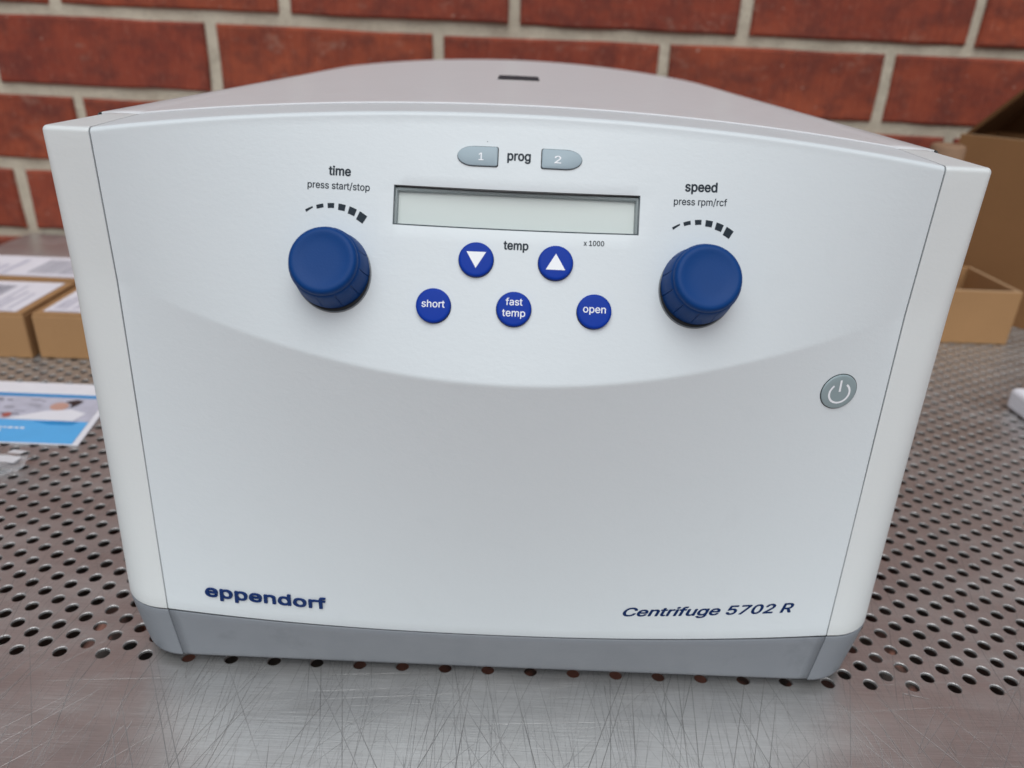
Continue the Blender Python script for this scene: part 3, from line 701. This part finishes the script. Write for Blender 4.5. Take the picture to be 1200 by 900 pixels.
def text_geo(s, bold=0.0, shear=0.0, extrude=0.0, sx=1.0, track=0.0):
    """bold: the strokes of each glyph are thickened by sweeping its outline round a small circle"""
    x = 0.0; V, F_ = [], []
    k8 = 8 if extrude else 6
    sh = [(0, 0)] + ([] if bold < .003 else [(bold*math.cos(2*math.pi*k/k8+.2), (.3 if extrude else .85)*bold*math.sin(2*math.pi*k/k8+.2)) for k in range(k8)])
    for ch in s:
        adv, spl = GL[ch]
        cs = [contour(q, 4) for q in spl]
        if cs:
            loops = [[(p.x/1000+x+dx, p.y/1000+dy) for p in c] for c in cs for dx, dy in sh]
            vo, fo = fill(loops)
            b = len(V); V += [(p.x*sx+p.y*shear, p.y, extrude*2) for p in vo]; F_ += [tuple(b+i for i in t) for t in fo]
            if extrude:
                cnt = {}
                for t in fo:
                    for i in range(3):
                        e_ = (t[i], t[(i+1) % 3]); cnt[e_] = 1
                nf = len(vo); V += [(p.x*sx+p.y*shear, p.y, -.03) for p in vo]
                for (i, j) in cnt:
                    if (j, i) not in cnt: F_.append((b+j, b+i, b+nf+i, b+nf+j))
        x += adv/1000+track
    return V, F_
def fit(V, x0, x1, zbase, h=None):
    """scale so the text spans x0..x1, with its baseline at zbase; h = height of one em / width factor"""
    a_, b_ = min(v[0] for v in V), max(v[0] for v in V)
    s = (x1-x0)/(b_-a_); sz = s if h is None else h
    return [(x0+(v[0]-a_)*s, zbase+v[1]*sz, v[2]*s) for v in V]
def on_front(V, lift=.12):
    return [(x, Fs(x, z)-lift-w, z) for x, z, w in V]
def face_text(name, s, x0, x1, zb, mat, bold=0, shear=0, lift=.12, label=None, h=None, raised=0, parent=None, sx=1, track=0):
    V, F_ = text_geo(s, bold, shear, raised, sx, track); V = fit(V, x0, x1, zb, h)
    return mesh_obj(name, np.array(on_front(V, lift))*MM, F_, mat, parent or cf, label=label)
face_text('lettering', 'time', -74.5, -65.6, 243.9, M_print, .026, label='bold dark lettering: time')
face_text('lettering', 'press start/stop', -82.8, -57.9, 238.9, M_print, .010, label='thin dark lettering: press start/stop')
face_text('lettering', 'speed', 66.0, 79.0, 243.9, M_print, .026, label='bold dark lettering: speed')
face_text('lettering', 'press rpm/rcf', 61.8, 83.2, 238.9, M_print, .010, label='thin dark lettering: press rpm/rcf')
face_text('lettering', 'prog', -4.5, 4.7, 252.4, M_print, .026, label='bold dark lettering: prog')
face_text('lettering', 'temp', -4.5, 5.3, 220.9, M_print, .026, label='bold dark lettering: temp')
face_text('lettering', 'x 1000', 26.8, 34.9, 223.3, M_print, .018, label='small dark lettering: x 1000')
face_text('lettering', 'eppendorf', -141.6, -82.0, 45.4, M_emblem, .019, label='raised blue maker name', lift=.45, h=12.0, raised=.010, track=.010)
face_text('lettering', 'Centrifuge 5702 R', 58.6, 142.2, 49.6, M_printblue, .024, shear=.26, label='slanted blue lettering: Centrifuge 5702 R', h=10.0)
# scale marks over each knob: six blocks growing clockwise
def scale_marks(cx, cz, R0):
    nm = 6
    for k in range(nm):
        a0 = math.radians(116 - k*10.9)
        am = a0 - math.radians(1)
        hw_ = math.radians([3.9, 3.5, 3.2, 3.5, 3.7, 4.1][k])
        th = [.9, 1.4, 1.8, 2.3, 2.7, 3.3][k]
        r1 = R0+1.6; r0_ = r1-th
        P_ = []
        nseg = 4
        for i in range(nseg+1):
            q = am+hw_-2*hw_*i/nseg; P_.append((cx+r1*math.cos(q), cz+r1*math.sin(q), 0))
        for i in range(nseg, -1, -1):
            q = am+hw_-2*hw_*i/nseg
            rr = r0_ if k else r0_+.45*(i/nseg)-.1
            P_.append((cx+rr*math.cos(q), cz+rr*math.sin(q), 0))
        n = nseg
        faces = [(i, 2*n+1-i, 2*n-i, i+1) for i in range(n)]
        mesh_obj('scale_mark', np.array(on_front(P_, .12))*MM, faces, M_print, cf)
KNOBS = ((-71.9, 209.6), (73.3, 209.5))
for cx, cz in KNOBS: scale_marks(cx, cz, 22.6)

# a few tiny specks of dirt stuck to the face
for sx_, sz_, sr in ((-12.5, 258.6, .16),):
    V = [(sx_+sr*math.cos(k), sz_+sr*math.sin(k)*1.2, .0) for k in np.linspace(0, 2*math.pi, 8)[:-1]]
    mesh_obj('dirt_speck', np.array(on_front(V, .08))*MM, [tuple(range(7))], M_print, cf)
# ------------------------------------------------------------------ knobs and keys
def frame(cx, cz, K=None):
    gx = (Fs(cx+2, cz)-Fs(cx-2, cz))/4; gz = (Fs(cx, cz+2)-Fs(cx, cz-2))/4
    if K is not None: gz = K; gx *= .25
    n = Vector((gx, -1, gz)).normalized()
    ux = Vector((1, 0, 0)); ux = (ux - n*ux.dot(n)).normalized(); uz = ux.cross(n)
    if uz.z < 0: uz = -uz
    return Vector((cx, Fs(cx, cz), cz)), ux, uz, n
def local(fr, V):
    o, ux, uz, n = fr
    return [tuple(o+ux*x+uz*z+n*h) for x, z, h in V]
def lathe(name, fr, prof, mat, parent, n=64, mod=None, label=None, sharp=40):
    V, F_ = [], []
    for i, (r, h) in enumerate(prof):
        for k in range(n):
            q = 2*math.pi*k/n; rr = r if mod is None else mod(r, h, q)
            V.append((rr*math.cos(q), rr*math.sin(q), h))
    for i in range(len(prof)-1):
        for k in range(n):
            F_.append((i*n+k, (i+1)*n+k, (i+1)*n+(k+1) % n, i*n+(k+1) % n))
    V.append((0, 0, prof[-1][1])); c = len(V)-1; b = (len(prof)-1)*n
    for k in range(n): F_.append((b+k, c, b+(k+1) % n))
    return mesh_obj(name, np.array(local(fr, V))*MM, [q[::-1] for q in F_], mat, parent, smooth=True, sharp=sharp, label=label)
for ki, (cx, cz) in enumerate(KNOBS):
    fr = frame(cx, cz, .58)
    ff = frame(cx, cz)
    # pale collar and flat dark ring for the shaded gap around the knob
    def patch(r0_, r1, h0, h1, name, mat, par, dz=-.9):
        V, F_ = [], []; n = 64
        for r, h in ((r0_, h0), (r1, h1)):
            for k in range(n):
                q = 2*math.pi*k/n; x, z = cx+r*math.cos(q), cz+dz+.93*r*math.sin(q); V.append((x, Fs(x, z)-h, z))
        for k in range(n): F_.append((k, (k+1) % n, n+(k+1) % n, n+k))
        return mesh_obj(name, np.array(V)*MM, F_, mat, par, smooth=True)
    def groove(r, h, q):
        if h < .8 or h > 11.8 or r < 10: return r
        m = (q/(2*math.pi)*12+.35) % 1.0
        return r-.40 if m < .028 else r
    kb = lathe('knob', fr, [(15.0, -4), (15.45, .3), (15.3, 1.2), (14.5, 6), (13.9, 11.4), (13.55, 12.0), (13.2, 12.4)], M_knob, cf, n=288, mod=groove,
               label=('blue rotary knob under the word time', 'blue rotary knob under the word speed')[ki])
    lathe('knob_cap', fr, [(13.2, 12.2), (13.25, 13.2), (13.0, 14.2), (12.5, 14.9), (11.8, 15.3), (10.6, 15.35), (9.6, 15.0), (6, 14.75), (2, 14.7)], M_knob, kb, n=96)
    patch(9.0, 15.6, .16, .20, 'knob_gap_shade', M_gap_shade, kb)
    V, F_ = [], []; n = 64
    pr = [(15.35, .17), (15.45, .42), (15.75, .47), (16.0, .05)]
    for r, h in pr:
        for k in range(n):
            q = 2*math.pi*k/n; x, z = cx+r*math.cos(q), cz-.9+.93*r*math.sin(q); V.append((x, Fs(x, z)-h, z))
    F_ = [(b*n+k, b*n+(k+1) % n, (b+1)*n+(k+1) % n, (b+1)*n+k) for b in range(3) for k in range(n)]
    mesh_obj('knob_collar', np.array(V)*MM, F_, M_ring, kb, smooth=True)

def tri(up):
    s = 4.0
    return [(-s*.95, -2.9*(1 if up else -1), 0), (s*.95, -2.9*(1 if up else -1), 0), (0, 3.5*(1 if up else -1), 0)]
def key(cx, cz, what, label):
    fr = frame(cx, cz, .56)
    o = lathe('button', fr, [(6.8, -1.5), (6.8, .85), (6.7, 1.2), (6.35, 1.45), (5.6, 1.52), (2, 1.55)], M_button, cf, n=56, label=label)
    V, F_ = [], []; n = 56
    for r, h in ((5.5, .10), (6.98, .10)):
        for k in range(n):
            q = 2*math.pi*k/n; x, z = cx+r*math.cos(q), cz+.9*r*math.sin(q); V.append((x, Fs(x, z)-h, z))
    mesh_obj('button_gap_shade', np.array(V)*MM, [(k, (k+1) % n, n+(k+1) % n, n+k) for k in range(n)], M_gap_shade, o)
    if what in ('up', 'down'):
        T = tri(what == 'up'); mesh_obj('arrow', np.array(local(fr, [(x, z, 1.62) for x, z, h in T]))*MM, [(0, 1, 2)], M_white, o)
    else:
        for (s, w, dz) in what:
            V, F_ = text_geo(s, .008); V = fit(V, -w/2, w/2, dz)
            mesh_obj('lettering', np.array(local(fr, [(x, z, 1.63) for x, z, h in V]))*MM, F_, M_white, o)
key(-14.9, 216.6, 'down', 'round blue key with a white triangle pointing down')
key(16.1, 216.6, 'up', 'round blue key with a white triangle pointing up')
key(-30.8, 199.5, [('short', 9.0, -.8)], 'round blue key lettered short')
key(.6, 199.8, [('fast', 6.6, 1.4), ('temp', 9.0, -3.0)], 'round blue key lettered fast temp')
key(32.0, 199.8, [('open', 8.9, -.6)], 'round blue key lettered open')
# the two soft grey D-shaped program keys
def dkey(cx, cz, s, digit, label):
    fr = frame(cx, cz)
    hx, hz = 7.85, 3.75
    P_ = []
    for k in range(13):
        th = math.pi/2*(1-k/6); P_.append((hx-6.2+6.2*math.cos(th)*1.0, hz*math.sin(th)))
    for k in range(5):
        th = -math.pi/2-math.pi/2*k/4; P_.append((-hx+.8+.8*math.cos(th), -hz+.8+.8*math.sin(th)))
    for k in range(5):
        th = math.pi-math.pi/2*k/4; P_.append((-hx+.8+.8*math.cos(th), hz-.8+.8*math.sin(th)))
    n = len(P_); V = []
    for sc_, h in ((1, -.5), (1, .55), (.975, .8), (.9, .92)):
        V += [(s*x*(1 if sc_ == 1 else 1-(1-sc_)*.6), z*sc_, h) for x, z in P_]
    F_ = [(b*n+i, b*n+(i+1) % n, (b+1)*n+(i+1) % n, (b+1)*n+i) for b in range(3) for i in range(n)] + [tuple(range(3*n, 4*n))]
    o = mesh_obj('program_key', np.array(local(fr, V))*MM, F_ if s < 0 else [q[::-1] for q in F_], M_softgrey, cf, smooth=True, sharp=35, label=label)
    V = [(s*x*1.03-s*.1, z*1.07, .1) for x, z in P_]
    mesh_obj('key_gap_shade', np.array(local(fr, V))*MM, [tuple(range(n))], M_gap_shade, o)
    V, F_ = text_geo(digit, .012)
    V = fit(V, -1.15+s*-1.6, .75+s*-1.6, -1.7, 5.6) if digit == '1' else fit(V, -1.4-s*1.6, 1.3-s*1.6, -1.7, 5.6)
    mesh_obj('lettering', np.array(local(fr, [(x, z, 1.0) for x, z, h in V]))*MM, F_, M_white, o)
dkey(-16.1, 253.2, -1, '1', 'grey program key marked 1, rounded on its left')
dkey(16.9, 253.3, 1, '2', 'grey program key marked 2, rounded on its right')
# power key, bent over the flank of the face
def pk(P2, h):  # (x, z) offsets -> point on the face
    return [(143.0+x, Fs(143.0+x, 162.8+z)-h, 162.8+z) for x, z in P2]
n = 56; V = []
shp = ((1, -.4), (1, .5), (.965, .85), (.90, 1.0), (.6, 1.02), (.3, 1.03))
for sc_, h in shp:
    V += pk([(8.6*sc_*math.cos(2*math.pi*k/n), 7.6*sc_*math.sin(2*math.pi*k/n)) for k in range(n)], h)
V += pk([(0, 0)], 1.03)
F_ = [(b*n+i, b*n+(i+1) % n, (b+1)*n+(i+1) % n, (b+1)*n+i) for b in range(5) for i in range(n)] + [(5*n+i, 5*n+(i+1) % n, 6*n) for i in range(n)]
pw = mesh_obj('power_key', np.array(V)*MM, F_, M_powergrey, cf, smooth=True, sharp=35, label='grey oval power key with white standby symbol')
V = pk([(8.95*c_*math.cos(2*math.pi*k/n), 7.95*c_*math.sin(2*math.pi*k/n)) for c_ in (.85, 1) for k in range(n)], .1)
mesh_obj('key_gap_shade', np.array(V)*MM, [(k, (k+1) % n, n+(k+1) % n, n+k) for k in range(n)], M_gap_shade, pw)
V = []; m = 44
for k in range(m+1):
    q = math.radians(90+38+(360-76)*k/m)
    for r in (4.15, 5.05): V += pk([(r*1.08*math.cos(q), r*.95*math.sin(q)-.4)], 1.12)
F_ = [(2*k, 2*k+1, 2*k+3, 2*k+2) for k in range(m)]
b = len(V); V += pk([(-.5, .2), (.5, .2), (.5, 2.8), (.5, 5.4), (-.5, 5.4), (-.5, 2.8)], 1.13); F_.append(tuple(range(b, b+6)))
mesh_obj('power_symbol', np.array(V)*MM, F_, M_white, pw)

# ------------------------------------------------------------------ display
fr = frame(0, 234.6)
o0, ux, uz, nn = fr
disp = None
def lrect(x0, x1, z0, z1, h): return local(fr, [(x0, z0, h), (x1, z0, h), (x1, z1, h), (x0, z1, h)])
c_ = 1/math.cos(math.atan(KP))
hzz = 7.1*c_
disp = mesh_obj('display', np.array(lrect(-48.6, 48.6, -hzz-1, hzz+1, -5.0))*MM, [(0, 1, 2, 3)], M_lcd, cf, label='blank greenish grey liquid crystal display')
# smoked walls of the recess, following the curved lip
def wall_strip(pts_front, pts_back):
    n = len(pts_front); V = pts_front+pts_back
    return V, [(i, i+1, n+i+1, n+i) for i in range(n-1)]
loop = [(x, 227.5) for x in np.linspace(-48.4, 48.4, 25)] + [(48.4, 234.6)] + [(x, 241.7) for x in np.linspace(48.4, -48.4, 25)] + [(-48.4, 234.6), (-48.4, 227.5)]
Vf, Vk, Vi = [], [], []
for x, z in loop:
    sx_ = .12*(-1 if x < 0 else 1) if abs(x) > 48.3 else 0; sz_ = 0
    p = Vector((x-sx_, Fs(x, z)+.5, z)); lp = p-o0
    lx, lz = lp.dot(ux), lp.dot(uz)
    lz *= .988
    Vf.append(tuple(o0+ux*lx+uz*lz+nn*lp.dot(nn))); Vk.append(tuple(o0+ux*lx+uz*lz+nn*-5.2))
V, F_ = wall_strip(Vf, Vk)
mesh_obj('display_bezel', np.array(V)*MM, F_, M_bezel, disp)
# inner step of the bezel
def ring_rect(a0, b0, a1, b1, h0, h1):
    V = local(fr, [(-a0, -b0, h0), (a0, -b0, h0), (a0, b0, h0), (-a0, b0, h0), (-a1, -b1, h1), (a1, -b1, h1), (a1, b1, h1), (-a1, b1, h1)])
    return V, [(i, (i+1) % 4, 4+(i+1) % 4, 4+i) for i in range(4)]
M_bez2 = plain('bezel_pale', (.22, .26, .27), .2)
V1, F1 = ring_rect(48.2, hzz-.15, 47.2, hzz-1.0, -2.6, -2.7)
V2, F2 = ring_rect(47.2, hzz-1.0, 46.8, hzz-1.3, -2.7, -4.9)
mesh_obj('bezel_step', np.array(V1+V2)*MM, F1+[tuple(i+8 for i in q) for q in F2], M_bez2, disp)
lp = [(x, z) for x, z in loop]
Vl = []
for x, z in lp:
    Vl.append((x, Fs(x, z)+.25, z))
for x, z in lp:
    Vl.append((x*(1-.55/48.4), Fs(x, z)+.35, 234.6+(z-234.6)*(1-.42/7.1)))
nl = len(lp)
mesh_obj('window_frame', np.array(Vl)*MM, [(i, i+1, nl+i+1, nl+i) for i in range(nl-1)], M_bezel, disp)
mesh_obj('display_window', np.array(lrect(-48.2, 48.2, -hzz+.1, hzz-.1, -2.2))*MM, [(0, 1, 2, 3)], M_pane, disp)

# ------------------------------------------------------------------ cartons on the left
def carton(name, label, b, rz, labels, group):
    """closed flat carton: b = (w, d, h) with its front right bottom corner at the origin"""
    t = thing(name, label, 'cardboard box', group, loc=b[3], rz=rz)
    w, d, h = b[:3]
    o = box('carton_body', (-w, 0, 0, d, .0006, h), M_card, t, .0012)
    # closing flaps: two lids with a slit between them
    box('flap', (-w+.0008, -.0008, .0008, d*.5-.0004, h+.0002, h+.0022), M_card, t, .0006)
    box('flap', (-w+.0008, -.0008, d*.5+.0004, d-.0008, h+.0002, h+.0022), M_card, t, .0006)
    for (x0, x1, y0, y1) in labels:
        z = h+.0026
        nxl = 6
        lb = mesh_obj('paper_label', [(x0, y0, z), (x1, y0, z), (x1, y1, z), (x0, y1, z)], [(0, 1, 2, 3)], M_label, t)
        # barcode and rows of print, running away from the viewer
        V, F_ = [], []; V2, F2 = [], []
        rnd = random.Random(len(label))
        W_, D_ = x1-x0, y1-y0
        def q(Vx, Fx, a0, a1, c0, c1):
            b_ = len(Vx); Vx += [(x0+a0*W_, y0+c0*D_, z+.0003), (x0+a1*W_, y0+c0*D_, z+.0003), (x0+a1*W_, y0+c1*D_, z+.0003), (x0+a0*W_, y0+c1*D_, z+.0003)]; Fx.append((b_, b_+1, b_+2, b_+3))
        a_ = .62
        while a_ < .74:
            w_ = rnd.choice((.003, .005, .008)); q(V, F_, a_, a_+w_, .15, .85); a_ += w_+rnd.choice((.004, .006))
        a_ = .30
        while a_ < .40:
            w_ = rnd.choice((.003, .005)); q(V, F_, a_, a_+w_, .12, .8); a_ += w_+.005
        for a_ in (.05, .08, .11, .14, .20, .23, .46, .49, .52, .55, .80, .83, .86, .92):
            q(V2, F2, a_, a_+.014, .1, rnd.uniform(.4, .9))
        q(V2, F2, .04, .97, .02, .04)
        mesh_obj('label_print', V, F_, M_labelprint, lb)['kind'] = 'stuff'; mesh_obj('label_print', V2, F2, M_labelsoft, lb)['kind'] = 'stuff'
    return t
carton('carton', 'low brown carton at the left edge, nearest the camera, with a large white shipping label', (.17, .098, .043, (-.449, .3595, 0)), math.radians(1.5), [(-.165, -.008, .004, .092)], 'low brown cartons beside the centrifuge')
carton('carton', 'low brown carton half hidden behind the machine, white label corner showing', (.13, .096, .043, (-.313, .3640, 0)), math.radians(1.0), [(-.122, -.01, .006, .09)], 'low brown cartons beside the centrifuge')
carton('carton', 'rearmost low brown carton, behind the other two, its top covered by a white label', (.40, .083, .043, (-.360, .4625, 0)), math.radians(.6), [(-.392, -.012, .008, .080)], 'low brown cartons beside the centrifuge')

# ------------------------------------------------------------------ leaflet
lf = thing('leaflet', 'glossy blue and white printed leaflet lying on the perforated bench left of the machine', 'leaflet', loc=(-.3233, .2035, .0012), rz=math.radians(.5))
LW, LD, SK = .21, .105, -.016/.105*1.0
def lq(a0, a1, c0, c1, z): return [(a0+SK*c0, c0, z), (a1+SK*c0, c0, z), (a1+SK*c1, c1, z), (a0+SK*c1, c1, z)]
def lsheet(name, a0, a1, c0, c1, z, mat, nseg=1):
    V = lq(a0, a1, c0, c1, z); return mesh_obj(name, V, [(0, 1, 2, 3)], mat, lf)
v8 = lq(-LW, 0, 0, LD, -.0006)+lq(-LW, 0, 0, LD, .0000)
mesh_obj('paper_sheet', v8, [(0, 3, 2, 1), (4, 5, 6, 7), (0, 1, 5, 4), (1, 2, 6, 5), (2, 3, 7, 6), (3, 0, 4, 7)], M_paper, lf)
lsheet('blue_band', -LW+.004, -.005, .001, .036, .0003, M_cyan)
lsheet('picture', -LW+.004, -.005, .036, .077, .0003, M_lab)
lsheet('blue_rule', -LW+.004, -.005, .077, .083, .0003, M_cyan2)
def blob(name, pts, z, mat, par=None):
    return mesh_obj(name, [(x+SK*y, y, z) for x, y in pts], [tuple(range(len(pts)))], mat, par or lf)
def ell(cx, cy, rx, ry, n=18, rot=0):
    return [(cx+rx*math.cos(2*math.pi*k/n)*math.cos(rot)-ry*math.sin(2*math.pi*k/n)*math.sin(rot), cy+rx*math.cos(2*math.pi*k/n)*math.sin(rot)+ry*math.sin(2*math.pi*k/n)*math.cos(rot)) for k in range(n)]
blob('print_coat', [(-.072, .0365), (-.018, .0365), (-.012, .050), (-.026, .056), (-.046, .052)], .0005, M_paper)
blob('print_head', ell(-.0375, .0605, .0075, .0070), .0006, M_skin)
blob('print_hair', [(-.036, .0690), (-.027, .0730), (-.021, .0710), (-.024, .064), (-.028, .058), (-.0285, .064)], .0007, M_hair)
blob('print_hand', ell(-.073, .0430, .0035, .0040), .0007, M_red)
V, F_ = [], []
rnd = random.Random(5)
for k in range(34):
    x = rnd.uniform(-LW+.01, -.055); y = rnd.uniform(.040, .073); w_ = rnd.uniform(.004, .018); h_ = rnd.uniform(.0006, .0022)
    b_ = len(V); V += lq(x, min(x+w_, -.052), y, y+h_, .0005); F_.append((b_, b_+1, b_+2, b_+3))
mesh_obj('print_bench', V, F_, M_labgrey, lf)
V, F_ = [], []
for y, x1 in ((.0215, -.050), (.0165, -.066), (.0085, -.080)):
    x = -LW+.01
    while x < x1:
        w_ = rnd.uniform(.002, .006); b_ = len(V); V += lq(x, min(x+w_, x1), y, y+.0022, .0005); F_.append((b_, b_+1, b_+2, b_+3)); x += w_+.0012
mesh_obj('print_text', V, F_, M_white, lf)
blob('print_stripe', [(-.048, .034), (-.028, .0358), (-.012, .0355), (-.016, .030), (-.034, .0295)], .0005, M_cyan2)

# ------------------------------------------------------------------ clear bag
bg = thing('plastic_bag', 'crumpled clear plastic bag at the left edge in front of the leaflet', 'plastic bag', loc=(-.345, .172, 0))
def bag_sheet(name, corners, n, amp, zb, mat, seed):
    V = []
    A_, B_, C_, D_ = [Vector(c) for c in corners]
    rnd = random.Random(seed)
    for j in range(n):
        for i in range(n):
            u, w_ = i/(n-1), j/(n-1)
            p = (A_.lerp(B_, u)).lerp(D_.lerp(C_, u), w_)
            hgt = zb + amp*(.5+.5*math.sin(u*9+w_*5+seed))*(.4+.6*math.sin(w_*7-u*4)) + rnd.uniform(0, amp*.35)
            V.append((p.x, p.y, max(.0006, hgt)))
    o = mesh_obj(name, V, grid_faces(n, n), mat, bg, smooth=True); return o
bag_sheet('film', [(-.10, -.040, 0), (-.006, -.014, 0), (.010, .004, 0), (-.090, .026, 0)], 22, .006, .001, M_bag, 2)
bag_sheet('film', [(-.09, -.032, 0), (-.010, -.010, 0), (.006, .006, 0), (-.085, .020, 0)], 22, .007, .003, M_bag, 6)
V, F_ = [], []
for k in range(16):
    u = k/15; x = lerp(-.095, .0005, u); y = lerp(.012, -.006, u) + .001*math.sin(u*9); z = .0088+.001*math.sin(u*14)
    V += [(x-.001, y-.0035, z-.001), (x+.001, y+.0035, z)]
mesh_obj('seal_strip', V, [(2*k, 2*k+2, 2*k+3, 2*k+1) for k in range(15)], M_film, bg, smooth=True)
mesh_obj('sticker', [(-.012, .0022, .0102), (-.0015, .0012, .0102), (.0005, .0056, .0102), (-.0095, .0070, .0102)], [(0, 1, 2, 3)], M_film, bg)

# ------------------------------------------------------------------ right side
pb = thing('foam_block', 'white rounded block with a lid lying on the bench at the right edge', 'packing foam', loc=(.466, .347, 0), rz=math.radians(1.5))
o = box('tray', (0, .16, -.13, 0, .0006, .021), M_foam, pb); bevel(o, .0045, 4)
o = box('cover', (.014, .155, -.125, -.006, .0212, .0255), M_foam, pb); bevel(o, .002, 3)

def open_box(t, w, d, h, th, mat, medge):
    """walls as separate panels, box spans x 0..w, y 0..d"""
    box('front_wall', (0, w, 0, th, .0006, h), mat, t, .0008)
    box('back_wall', (0, w, d-th, d, .0006, h), mat, t, .0008)
    box('side_wall', (0, th, th+.0002, d-th-.0002, .0006, h-.0005), mat, t, .0008)
    box('side_wall', (w-th, w, th+.0002, d-th-.0002, .0006, h-.0005), mat, t, .0008)
    zt_ = h+.0001
    box('rim', (.0004, w-.0004, .0006, th-.0006, h-.0003, h+.0003), medge, t)
    box('rim', (w-th+.0006, w-.0006, th+.0004, d-th-.0004, h-.0008, h-.0001), medge, t)
    box('bottom', (th+.0002, w-th-.0002, th+.0002, d-th-.0002, .001, .004), mat, t)
sb = thing('open_carton', 'small open tan carton behind the machine on the right, below the big box', 'cardboard box', loc=(.372, .5085, 0), rz=math.radians(1.5))
open_box(sb, .194, .105, .0625, .004, M_card, M_edge)
o = box('packing_sheet', (.05, .15, .03, .085, .02, .050), M_foam, sb); bevel(o, .006, 3)

bb = thing('open_box', 'large brown cardboard box with raised flap behind the right side of the machine', 'cardboard box', loc=(.530, .660, 0), rz=math.radians(-45))
v, f = box_vf(0, .30, 0, .0045, .0006, .2125)
mesh_obj('front_wall', v, f, M_card2, bb)
v, f = box_vf(.0005, .2995, .0008, .0037, .2120, .2129)
mesh_obj('rim', v, f, M_edge, bb)
box('back_wall', (0, .30, .1355, .14, .0006, .212), M_card2, bb, .0008)
box('side_wall', (0, .0045, .0047, .1353, .0006, .212), M_card2, bb, .0008)
box('side_wall', (.2955, .30, .0047, .1353, .0006, .21), M_card2, bb, .0008)
box('bottom', (.005, .295, .005, .135, .001, .005), M_card2, bb)
# flap raised on the left side, leaning in over the opening
def slab(name, quad, th, mat, par):
    q = [Vector(p) for p in quad]; n = (q[1]-q[0]).cross(q[3]-q[0]).normalized()*th
    V = [tuple(p) for p in q]+[tuple(p+n) for p in q]
    return mesh_obj(name, V, [(0, 3, 2, 1), (4, 5, 6, 7), (0, 1, 5, 4), (1, 2, 6, 5), (2, 3, 7, 6), (3, 0, 4, 7)], mat, par)
slab('flap', [(.004, .004, .2135), (.004, .137, .2130), (.052, .137, .270), (.052, .010, .270)], .004, M_card_shade, bb)
slab('flap', [(.006, .138, .212), (.294, .138, .212), (.29, .100, .270), (.04, .100, .270)], .004, M_card_shade, bb)
slab('flap', [(.30, .004, .21), (.30, .136, .21), (.36, .136, .18), (.36, .004, .18)], .004, M_card2, bb)
def tube(name, label, x, y, r, h, mat, z=0, lean=0):
    t = thing(name, label, 'cardboard tube', loc=(x, y, z)); t.rotation_euler = (0, lean, 0)
    n = 32; V, F_ = [], []
    prof = [(r, .0006), (r, h-.004), (r-.0015, h-.001), (r-.004, h), (r-.006, h-.001), (r-.006, h-.05)]
    for rr, z in prof: V += [(rr*math.cos(2*math.pi*k/n), rr*math.sin(2*math.pi*k/n), z) for k in range(n)]
    F_ = [(b*n+k, b*n+(k+1) % n, (b+1)*n+(k+1) % n, (b+1)*n+k) for b in range(len(prof)-1) for k in range(n)]
    mesh_obj('tube_wall', V, F_, mat, t, smooth=True, sharp=50)
    th = [2*math.pi*k/n for k in range(n)]
    V = [((r-.0058)*math.cos(q), (r-.0058)*math.sin(q), h-.0015) for q in th]
    mesh_obj('end_plug', V, [tuple(range(n))], mat, t)
tube('paper_tube', 'upright tan paper tube just showing above the right rear of the machine', .4425, .520, .0168, .2145, M_tan)
tube('paper_tube', 'short pale tube leaning out of the small open carton beside the machine edge', .430, .565, .013, .142, M_pink, .012, math.radians(33))
